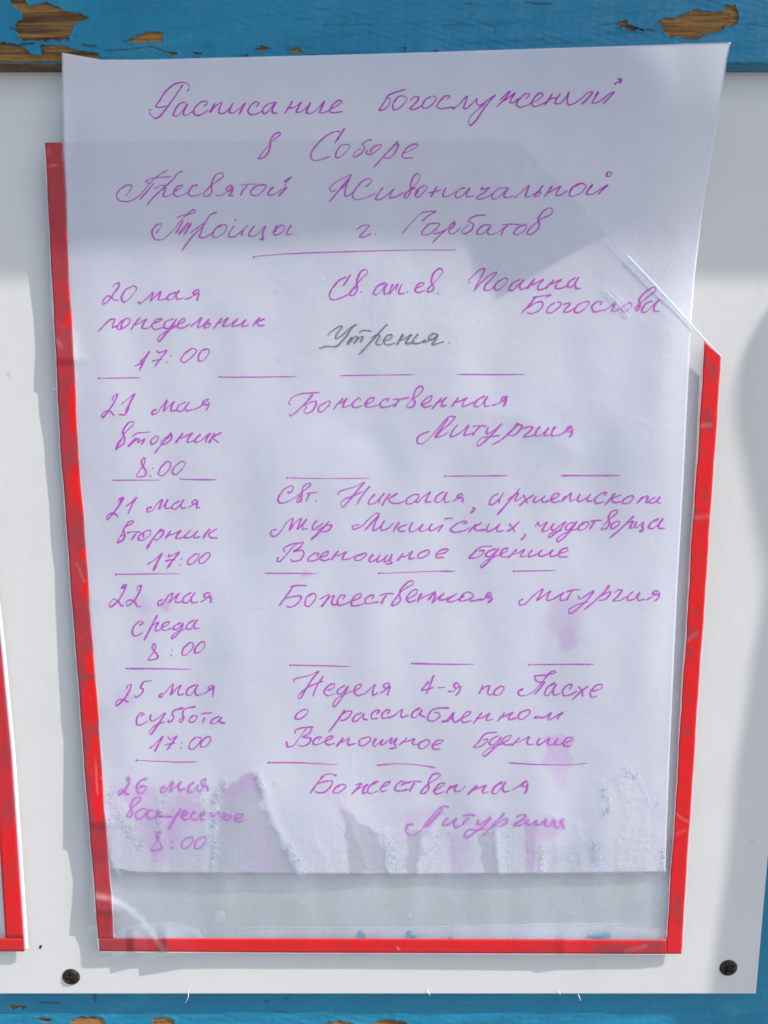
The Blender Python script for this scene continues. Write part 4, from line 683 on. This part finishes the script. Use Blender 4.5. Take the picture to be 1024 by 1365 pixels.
def cr(pts, sub=5):
    p = np.asarray(pts, float)
    if len(p) == 1: p = np.vstack([p, p + .4])
    p = np.vstack([2 * p[0] - p[1], p, 2 * p[-1] - p[-2]]); out_ = []
    for i in range(1, len(p) - 2):
        t_ = np.linspace(0, 1, sub, endpoint=False)[:, None]; a, b, c_, d = p[i - 1], p[i], p[i + 1], p[i + 2]
        m1 = (c_ - a) * .37; m2 = (d - b) * .37
        out_.append((2 * t_**3 - 3 * t_**2 + 1) * b + (t_**3 - 2 * t_**2 + t_) * m1 + (-2 * t_**3 + 3 * t_**2) * c_ + (t_**3 - t_**2) * m2)
    out_.append(p[-2][None]); return np.vstack(out_)
yy = np.linspace(192, 1266, 60)
ribbon('clear_edge', [(float(outer_l(y)) - .6, y) for y in yy], 1.4, m_rim, pocket, .02)
ribbon('clear_edge', [(float(inner_l(y)) + .6, y) for y in np.linspace(300, 1249, 50)], 1.2, m_rim, pocket, .10)
yy = np.linspace(476, 1270, 50)
ribbon('clear_edge', [(float(outer_r(y)) + .9, y) for y in yy], 2.0, m_rim, pocket, .02)
ribbon('clear_edge', [(float(inner_r(y)) - .6, y) for y in np.linspace(458, 1250, 50)], 1.2, m_rim, pocket, .10)
ribbon('clear_edge', [(x, float(by1(x)) + .8) for x in np.linspace(134, 907, 50)], 1.5, m_rim, pocket, .02)
ribbon('clear_edge', [(837, 341), (870, 376), (905, 414), (941, 454)], 2.0, m_glare, pocket, .08)  # glint along the cut corner, painted white
ribbon('clear_edge', [(941, 453), (950, 463), (961.5, 475)], 1.6, m_glare, pocket, .14)
ribbon('clear_edge', [(180, 187.5), (260, 188), (420, 188), (560, 187.5), (682, 188), (697, 194), (760, 259), (837, 341)], .8, m_crease, pocket, .04)
# creases in the film, their glints painted white
for pts, wd in (([(305, 1250), (320, 1240), (345, 1236), (450, 1237), (560, 1236), (700, 1233), (820, 1232), (880, 1238)], 1.6), ([(806, 386), (824, 404), (838, 421)], 2.2)):
    ribbon('crease_glint', pts, wd, m_crease, pocket, .16 if wd > 4 else .06, True)

rs = random.Random(77)
for _ in range(16):                                             # fine scratches on the film
    x0_ = rs.uniform(160, 860); y0_ = rs.uniform(480, 1140); a_ = rs.uniform(-.5, .5) + (1.57 if rs.random() < .7 else 0); L_ = rs.uniform(12, 45)
    ribbon('scratch', [(x0_, y0_), (x0_ + L_ * .5 * math.cos(a_) + rs.uniform(-1.5, 1.5), y0_ + L_ * .5 * math.sin(a_)), (x0_ + L_ * math.cos(a_), y0_ + L_ * math.sin(a_))], rs.uniform(.5, .8), m_crease, pocket, .05, True)
# ------------------------------------------------------------------ sheet of paper
sheet = empty('handwritten_notice', tuple(P(515, 1163, 0)))
tag(sheet, 'white paper sheet of violet handwriting, its top standing out of the pocket', 'paper sheet')
EL = [(62, 82), (70, 82.5), (110, 83), (190, 84.5), (300, 88), (400, 93), (600, 103), (800, 118.5), (1000, 133), (1100, 140), (1145, 146), (1155, 152), (1163, 160)]
ER = [(55, 974.5), (80, 969), (130, 962), (200, 950), (280, 937), (370, 926), (440, 921), (640, 911), (800, 902), (1000, 893), (1100, 889), (1163, 887)]
nv, nu = 380, 290
vv = np.linspace(0, 1, nv)[:, None]; uu = np.linspace(0, 1, nu)[None, :]
top = np.interp(uu, [0, .03, .06, .12, .5, 1], [70, 75, 79.5, 79.5, 71, 56.5])
bot = np.interp(uu, [0, .02, .05, .3, .5, .8, 1], [1158, 1163, 1164, 1165, 1166, 1165, 1163])
Y = top + (bot - top) * vv
X = tab(Y, EL) + (tab(Y, ER) - tab(Y, EL)) * uu
H_ = h_paper(X, Y)
st = np.zeros(X.shape); wet = np.zeros(X.shape); dry = np.zeros(X.shape); ro = np.zeros(X.shape)
nzs = waves(X, Y, 61, 26, 8) * 2.2 + waves(X, Y, 62, 9, 8) * .9
def patch(arr, poly, a, soft=3.0):
    np.maximum(arr, min(1.0, a * (1.5 if arr is st else 1.0)) * sm(soft, -soft, poly_sd(X, Y, poly) + nzs), out=arr)
patch(st, [(735, 800), (778, 800), (776, 840), (765, 862), (752, 870), (742, 850), (728, 838)], .20, 6)
patch(st, [(742, 838), (770, 835), (764, 862), (752, 870), (744, 858)], .30, 3)
patch(st, [(727, 982), (748, 976), (764, 984), (762, 1018), (726, 1018)], .34, 3)
patch(st, [(727, 1018), (762, 1018), (752, 1048), (742, 1052)], .22, 5)
patch(st, [(216, 795), (226, 800), (230, 815), (222, 820), (215, 812)], .40, 3)
patch(st, [(182, 800), (200, 796), (204, 812), (190, 820)], .20, 4)
patch(st, [(150, 920), (175, 915), (178, 945), (158, 955)], .20, 6)
patch(st, [(152, 1046), (205, 1048), (208, 1080), (240, 1052), (265, 1060), (272, 1100), (250, 1105), (214, 1160), (190, 1120), (170, 1070)], .26, 6)
patch(st, [(298, 1056), (315, 1038), (333, 1029), (347, 1038), (350, 1062), (330, 1050), (305, 1068)], .34, 3)
patch(st, [(430, 1050), (452, 1050), (465, 1085), (475, 1110), (462, 1100)], .16, 3)
patch(st, [(590, 1105), (632, 1108), (620, 1165), (600, 1165)], .14, 6)
patch(st, [(540, 1085), (580, 1075), (570, 1115), (545, 1115)], .18, 5)
patch(st, [(700, 1095), (755, 1090), (748, 1115), (716, 1120), (714, 1165), (700, 1165)], .28, 4)
patch(st, [(135, 1060), (150, 1050), (160, 1100), (150, 1120)], .16, 6)
patch(st, [(330, 1095), (352, 1085), (360, 1160), (325, 1160)], .10, 8)
patch(st, [(620, 1075), (660, 1085), (655, 1110), (625, 1105)], .12, 6)
patch(st, [(452, 1055), (462, 1060), (470, 1100), (463, 1112)], .20, 2)
patch(st, [(406, 756), (414, 766), (404, 768)], .4, 2)
for cx, cy, r_, a in ((367, 391, 2.5, .5), (372, 480, 3, .35), (272, 288, 0, 0), (393, 312, 2.5, .35), (812, 520, 3, .3), (818, 515, 2, .3), (260, 608, 1.6, .35), (260, 626, 1.8, .4), (365, 1045, 2.2, .8), (720, 620, 3, .25), (438, 1027, 3, .3), (145, 115, 0, 0), (479, 105, 1.2, .8), (263, 885, 1.2, .5)):
    if r_: st = np.maximum(st, a * np.exp(-(np.hypot(X - cx, Y - cy) / r_) ** 2))
patch(wet, [(290, 1165), (287, 1100), (292, 1062), (312, 1040), (332, 1030), (346, 1036), (353, 1078), (375, 1122), (394, 1165)], .75, 1.5)
patch(wet, [(455, 1075), (478, 1094), (502, 1108), (514, 1138), (517, 1166), (468, 1166), (462, 1120)], .8, 1.5)
patch(wet, [(545, 1108), (566, 1110), (560, 1166), (541, 1166)], .75, 1.3)
patch(wet, [(636, 1112), (660, 1108), (665, 1166), (646, 1166)], .8, 1.3)
patch(wet, [(700, 1100), (714, 1100), (713, 1166), (701, 1166)], .5, 1.6)
patch(wet, [(160, 1166), (165, 1100), (208, 1085), (214, 1165)], .35, 5)
patch(wet, [(226, 1166), (222, 1090), (240, 1062), (266, 1070), (276, 1120), (272, 1166)], .4, 3)
patch(wet, [(740, 1130), (790, 1120), (790, 1166), (730, 1166)], .2, 5)
patch(dry, [(820, 1036), (835, 1028), (850, 1030), (853, 1058), (866, 1070), (866, 1160), (819, 1160), (823, 1120), (836, 1090), (827, 1060)], .85, 1.8)
patch(dry, [(500, 1108), (540, 1108), (540, 1166), (519, 1166)], .35, 2); patch(dry, [(566, 1108), (600, 1108), (595, 1166), (562, 1166)], .3, 2)
ro = np.maximum(.45 * dry, .25 * sm(1050, 1120, Y)); ro = np.clip(ro, 0, 1)
H_ = H_ + dry * .12 * MM * (1 + .35 * waves(X, Y, 66, 10, 6))
grid_obj('paper', X, H_, Y, m_paper, sheet, {'stain': st, 'wet': wet, 'dry': dry, 'rough': ro}, thick=.00016)

# ------------------------------------------------------------------ handwriting: each word is a stroke mesh on the paper
def parse(txt):
    """'@x0,y0,s' sets a tile; 'x,y x,y' a stroke; strokes split by ';'"""
    x0, y0, s_ = 0, 0, 1.0; out_ = []
    for part in txt.replace('\n', ' ').split(';'):
        q = []
        for tok in part.split():
            if tok[0] == '@':
                a = tok[1:].split(','); x0, y0 = float(a[0]), float(a[1]); s_ = float(a[2]) if len(a) > 2 else 4.0
            else:
                a = tok.split(','); q.append((x0 + float(a[0]) / s_, y0 + float(a[1]) / s_))
        if q: out_.append(q)
    return out_
WORD_N = [0]
def write(name, strokes, m_, width=1.9, lift=.035, off=(0, 0), jitter=.18):
    V = []; F_ = []; WORD_N[0] += 1; r = random.Random(WORD_N[0]); lv = lift
    for q in strokes:
        if len(q) == 1:
            a = np.linspace(0, 2 * math.pi, 10, endpoint=False); rd = width * .58
            dx_ = q[0][0] + np.cos(a) * rd * (1 + .15 * np.sin(3 * a)); dy_ = q[0][1] + np.sin(a) * rd * 1.1
            b0 = len(V); V += list(P(dx_, dy_, h_paper(dx_, dy_) + (lv + .004) * MM)); F_.append(list(range(b0, b0 + 10))); continue
        dot = False
        c = cr(q, 6) + np.array(off)
        d = np.gradient(c, axis=0); L = np.maximum(np.linalg.norm(d, axis=1), 1e-6); n_ = np.stack([-d[:, 1], d[:, 0]], 1) / L[:, None]
        down = np.clip(d[:, 1] / L, -1, 1)
        ph = r.uniform(0, 6.28); k = np.arange(len(c))
        wv = width * (1.0 + .26 * down + jitter * np.sin(k * .23 + ph) + .08 * np.sin(k * .9 + ph * 2)) / 2
        if dot: wv = np.full(len(c), width * .72)
        wv[0] *= .55; wv[-1] *= .45
        if len(c) > 8 and r.random() < .35: wv[1:4] *= 1.35
        if len(c) > 8 and r.random() < .25: wv[-4:-1] *= 1.3
        wv = wv * (1 + .14 * np.array([r.uniform(-1, 1) for _ in range(len(c))]) * (np.arange(len(c)) % 2))
        if len(wv) > 4: wv[-2] *= .8
        A = c + n_ * wv[:, None]; B = c - n_ * wv[:, None]
        # pull the caps out a little so ends are round
        hA = h_paper(A[:, 0], A[:, 1]); hB = h_paper(B[:, 0], B[:, 1])
        lf = (lv + np.arange(len(c)) * .00012) * MM; lv += len(c) * .00012 + .0008
        pa = P(A[:, 0], A[:, 1], hA + lf); pb2 = P(B[:, 0], B[:, 1], hB + lf)
        b0 = len(V); V += [p for ab in zip(pa, pb2) for p in ab]
        F_ += [[b0 + 2 * i, b0 + 2 * i + 1, b0 + 2 * i + 3, b0 + 2 * i + 2] for i in range(len(c) - 1)]
    return mesh_obj(name, V, F_, m_, sheet, False)
for kind, txt in WORDS:
    stx = parse(txt)
    if kind == 'w': write('handwritten_word', stx, m_ink, 1.95)
    elif kind == 't': write('handwritten_word', stx, m_ink, 1.75)
    elif kind == 'f':
        write('ink_bleed', stx, m_ink_bleed, 5.0, .012, jitter=.4)
        write('handwritten_word', stx, m_ink_faded, 2.1)
    elif kind == 'g':
        write('green_ghosting', stx, m_ink_green, 2.2, .012, (1.0, 1.0), jitter=.5)
        o_ = write('handwritten_word', stx, m_ink_dark, 1.45)
        o_['label'] = 'word written in darker violet ink with green ghosting'
for txt in DASHES:
    write('dash_line', parse(txt), m_ink, 1.5, jitter=.25)
    p0 = parse(txt)[0]
    if rng.random() < .7: write('pen_dot', [[p0[0]]], m_ink, 2.4, .045)

# ------------------------------------------------------------------ water drops caught behind the film
def drops(name, spots, parent, mat_=None, seed=1, lift=-.16):
    r = random.Random(seed); V = []; F_ = []
    tmpl = []; nseg = 7
    for j, (rr_, hh_) in enumerate(((1.0, 0.0), (.72, .55), (0, .85))):
        if rr_: tmpl.append([(rr_ * math.cos(2 * math.pi * k / nseg), rr_ * math.sin(2 * math.pi * k / nseg), hh_) for k in range(nseg)])
    for pts, wd, cnt, r0, r1 in spots:
        q = cr(pts, 12) if len(pts) > 1 else np.array(pts * 2, float)
        for _ in range(cnt):
            i = r.randrange(len(q)); px = q[i][0] + r.gauss(0, wd * .5); py = q[i][1] + r.gauss(0, wd * .3) + r.uniform(-4, 4)
            if py > 1163 and lift < 0: continue
            rad = r.uniform(r0, r1) * (1 if r.random() < .9 else 1.6) * .27 * MM; el = r.uniform(.8, 1.5)
            c = P(px, py, float(h_film(px, py)) + (lift + .0) * MM); b0 = len(V)
            for ring in tmpl:
                for (a, b_, h_) in ring: V.append((c[0] + a * rad, c[1] - h_ * rad * .6, c[2] + b_ * rad * el))
            V.append((c[0], c[1] - .85 * rad * .6, c[2]))
            for k in range(nseg):
                k2 = (k + 1) % nseg
                F_.append([b0 + k, b0 + k2, b0 + nseg + k2, b0 + nseg + k]); F_.append([b0 + nseg + k, b0 + nseg + k2, b0 + 2 * nseg])
    o_ = mesh_obj(name, V, F_, mat_ or m_drop, parent, True); o_['kind'] = 'stuff'; return o_
drops('water_drops', [
    ([(225, 1050), (214, 1075), (212, 1110)], 6, 120, .5, 1.5), ([(262, 1050), (272, 1070), (278, 1090)], 4, 70, .5, 1.3),
    ([(300, 1042), (289, 1060), (285, 1095), (286, 1130), (284, 1163)], 6, 330, .5, 1.6), ([(340, 1030), (347, 1045), (350, 1060)], 4, 80, .5, 1.5),
    ([(158, 1085), (170, 1105), (188, 1130)], 9, 170, .5, 1.5), ([(150, 1050), (145, 1090), (150, 1130)], 9, 110, .4, 1.1),
    ([(385, 1128), (395, 1145), (405, 1163)], 8, 130, .5, 1.4), ([(518, 1120), (524, 1140), (530, 1163)], 8, 110, .5, 1.2), ([(575, 1110), (572, 1163)], 10, 90, .4, 1.1),
    ([(672, 1110), (680, 1163)], 10, 90, .4, 1.2), ([(722, 1130), (722, 1163)], 4, 70, .5, 1.5), ([(790, 1120), (798, 1150)], 8, 90, .6, 1.6),
    ([(805, 1050), (812, 1075), (806, 1085)], 6, 90, .6, 1.7), ([(832, 1025), (848, 1035)], 6, 60, .6, 1.5), ([(884, 1135), (884, 1160)], 3, 40, .6, 1.5), ([(878, 1065), (875, 1080)], 4, 20, .6, 1.5),
    ([(140, 1160), (500, 1160), (880, 1160)], 4, 90, .4, 1.0), ([(200, 1140), (400, 1130), (860, 1140)], 24, 200, .3, .9), ([(690, 1120), (760, 1150)], 12, 100, .4, 1.0)], pocket, seed=3)
# sparkling specks on the outside of the film
drops('film_specks', [([(x, y)], .5, 1, a, a * 1.01) for x, y, a in ((595, 306, 1.6), (555, 372, 1.0), (430, 375, .8), (505, 407, .9), (404, 478, .9), (144, 968, .9), (461, 1173, 1.1), (903, 928, 1.0), (222, 1206, 1.6), (545, 1221, 2.2), (580, 1220, 1.5),
    (762, 1218, 1.6), (848, 1213, 2.0), (455, 1190, 1.4), (675, 1203, .9), (691, 1216, .8), (532, 1264, .9), (708, 605, .8), (722, 613, .8), (655, 431, .8), (691, 457, .7), (753, 682, .8), (906, 541, .8), (888, 552, .7), (348, 541, .8), (242, 520, .7), (238, 690, .7), (760, 1212, 1.3), (765, 1216, 1.2), (757, 1221, 1.1), (600, 1237, .8), (135, 1040, .8), (640, 1190, .8), (390, 1198, .9))] +
    [([(120, 500), (500, 700), (900, 900)], 200, 70, .25, .5), ([(160, 1180), (500, 1200), (880, 1200)], 18, 90, .3, .8), ([(110, 1195), (128, 1100), (100, 820)], 3, 40, .3, .6)], pocket, seed=9, lift=.06)
# a pale dab trapped near the bottom
bub = [(283, 1232), (284, 1222), (290, 1215), (298, 1214), (300, 1220), (296, 1228), (288, 1232)]
Vb = P(np.array([p[0] for p in bub]), np.array([p[1] for p in bub]), h_film(np.array([p[0] for p in bub]), np.array([p[1] for p in bub])) + .1 * MM)
cb = P(291, 1223, float(h_film(291, 1223)) + .7 * MM)
mesh_obj('glue_dab', np.vstack([Vb, cb[None]]), [[i, (i + 1) % 7, 7] for i in range(7)], m_crease, pocket, True)

# ------------------------------------------------------------------ loose things
def flake(poly, label, h=1.2, m_=None, name='paint_flake', cat='paint flake'):
    a = np.array(poly, float); c = a.mean(0); n = len(a)
    o0 = P(c[0], c[1], h * MM); t = []
    f_ = P(a[:, 0], a[:, 1], np.full(n, h * MM)); b_ = f_ + np.array([0, .35 * MM, 0]); cc = P(c[0], c[1], (h + .35) * MM)
    V = np.vstack([f_, b_, cc[None]]); F_ = [[i, (i + 1) % n, 2 * n] for i in range(n)] + [[i, n + i, n + (i + 1) % n, (i + 1) % n] for i in range(n)]
    V = V - o0
    o_ = mesh_obj(name, V, F_, m_ or m_flake); o_.location = tuple(o0); return tag(o_, label, cat, 'paint flakes caught in the pocket' if cat == 'paint flake' else None)
flake([(476, 1250), (477, 1243), (482, 1241), (487, 1245), (488, 1251)], 'single blue paint flake left of centre at the bottom of the pocket', 2.2)
flake([(541, 1250), (543, 1242), (548, 1241), (550, 1245), (555, 1247), (556, 1251)], 'pointed blue paint flake with a notch near the middle of the pocket bottom', 2.2)
flake([(781, 1250), (784, 1247), (800, 1246), (812, 1244), (815, 1250), (800, 1252)], 'long flat blue paint flake at the right end of the pocket bottom', 2.0)
flake([(598, 1252), (599, 1249), (604, 1249), (605, 1252)], 'tiny dark blue paint flake right of centre at the pocket bottom', 2.2)
flake([(52, 1264), (53, 1260), (56, 1260), (56, 1263), (54, 1265)], 'tiny dark speck of dirt on the white board beside the left pocket', .1, m_dirt, 'dirt_speck', 'dirt')
def sliver(pts, label):
    q = cr(pts, 8); n = len(q); o0 = P(q[0][0], q[0][1], 1 * MM); V = []; F_ = []
    for i, (x, y) in enumerate(q):
        rad = .16 * MM * (1 - .6 * i / n); c = P(x, y, (.3 + 1.2 * math.sin(i / n * 2)) * MM)
        for k in range(5):
            a = 2 * math.pi * k / 5; V.append((c[0] + rad * math.cos(a), c[1] + rad * math.sin(a), c[2]))
    for i in range(n - 1):
        for k in range(5): F_.append([i * 5 + k, i * 5 + (k + 1) % 5, (i + 1) * 5 + (k + 1) % 5, (i + 1) * 5 + k])
    o_ = mesh_obj('plastic_sliver', np.array(V) - o0, F_, m_white, None, True); o_.location = tuple(o0)
    tag(o_, label, 'sliver', 'white slivers on the board edge')
sliver([(251, 1321), (251, 1329), (247, 1337)], 'curled white sliver hanging at the board edge right of the left screw')
sliver([(570, 1320), (572, 1324), (573, 1327)], 'short white sliver on the board edge below the middle of the pocket')
sliver([(744, 1321), (746, 1323), (747, 1326)], 'very short white sliver on the board edge, left of the slanting one')
sliver([(771, 1326), (773, 1330), (774, 1334)], 'small slanting white sliver over the blue plank at the lower right')

# ------------------------------------------------------------------ the neighbouring pocket at the left border
p2 = empty('document_pocket', tuple(P(0, 1268, 0)))
tag(p2, 'second red bordered pocket at the left, only its lower right corner visible', 'document pocket')
def o2(y): return np.interp(y, [500, 800, 860, 1000, 1100, 1268], [-34, -6, 1, 14.5, 21.5, 32.5])
def i2(y): return np.interp(y, [500, 800, 860, 1000, 1100, 1250], [-62, -32, -24, -9, -2, 7.5])
def h2(x, y): return np.asarray(2.6 + .5 * np.sin(np.asarray(y) / 60.0) * .4 + 0 * np.asarray(x)) * MM
Y = np.linspace(500, 1251, 120)[:, None] + np.zeros((1, 8)); s = np.linspace(0, 1, 8)[None, :]
X = i2(Y) + (o2(Y) - i2(Y)) * s
dl = np.clip(.55 * sm(1150, 1050, Y) + .1 + waves(X, Y, 71, 60, 5) * .15, 0, 1)
grid_obj('border_strip', X, h2(X, Y) + .1 * MM, Y, m_red, p2, {'dull': dl, 'scuff': np.zeros(X.shape)}, thick=.0003)
X = np.linspace(-120, 32.5, 60)[:, None] + np.zeros((1, 6)); Y = 1250.8 + 17.5 * np.linspace(0, 1, 6)[None, :] + 0 * X
grid_obj('border_strip', X, h2(X, Y) + .1 * MM, Y, m_red, p2, {'dull': np.full(X.shape, .3), 'scuff': np.zeros(X.shape)}, thick=.0003)
Y = np.linspace(500, 1252, 60)[:, None] + np.zeros((1, 12)); X = -120 + (i2(Y) + 3 + 120) * np.linspace(0, 1, 12)[None, :]
grid_obj('front_film', X, h2(X, Y), Y, m_film, p2, {'haze': np.full(X.shape, .15)})
yy = np.linspace(500, 1266, 60)
ribbon('clear_edge', [(float(o2(y)) + 2.6, y) for y in yy], 5.0, m_glare, p2, .1, hfn=h2, solid=.0004)  # glare on the edge painted as a white line

ground = box_mesh('ground', -40, 40, -60, 20, -1.5, -1.4, m_ground)
tag(ground, kind='structure')
# ------------------------------------------------------------------ what throws the shade: roof board above and a blocker added at the right (both out of the frame)
Sv = np.array([SUN.x, SUN.y, SUN.z]) / -SUN.y                    # per metre towards the viewer
zs = float(P(500, 376, 0)[2]); tE = .085
ze = zs + tE * Sv[2]
roof = box_mesh('roof_board', -.6, .75, -tE, .022, ze, ze + .018, m_plank, .001)
at = roof.data.attributes.new('paint', 'FLOAT', 'POINT'); at.data.foreach_set('value', [1.0] * len(roof.data.vertices))
tag(roof, 'blue roof board of the notice stand, jutting out above the picture', 'roof')
bp = [(1130, 330), (1024, 408), (1010, 432), (994, 462), (984, 490), (978, 525), (979, 560), (986, 600), (994, 640), (1003, 690), (1013, 740), (1017, 765), (1015, 800), (1011, 830), (1003, 870), (998, 910), (992, 950), (988, 980), (979, 1030), (975, 1080), (971, 1130),
      (965, 1180), (957, 1230), (950, 1280), (945, 1325), (936, 1400), (925, 1600), (1400, 1700), (1500, 330)]
tP = .075
Bp = P(np.array([b[0] for b in bp]), np.array([b[1] for b in bp]), np.zeros(len(bp))) + tP * np.array([Sv[0], -1, Sv[2]])  # blocker outline: the shadow's edge carried back along the sun
n = len(bp); Bk = Bp + np.array([0, .012, 0]) ; Bk[:, 0] += .012
V = np.vstack([Bp, Bk]); F_ = [list(range(n)), list(range(2 * n - 1, n - 1, -1))] + [[i, n + i, n + (i + 1) % n, (i + 1) % n] for i in range(n)]
blocker = mesh_obj('shade_blocker', V, F_, m_plank, None, False, {'paint': np.ones(2 * n), 'dirt': np.zeros(2 * n)})
tag(blocker, 'blue shade blocker added for the shadow at the right, standing beyond the right edge of the picture', 'blocker')
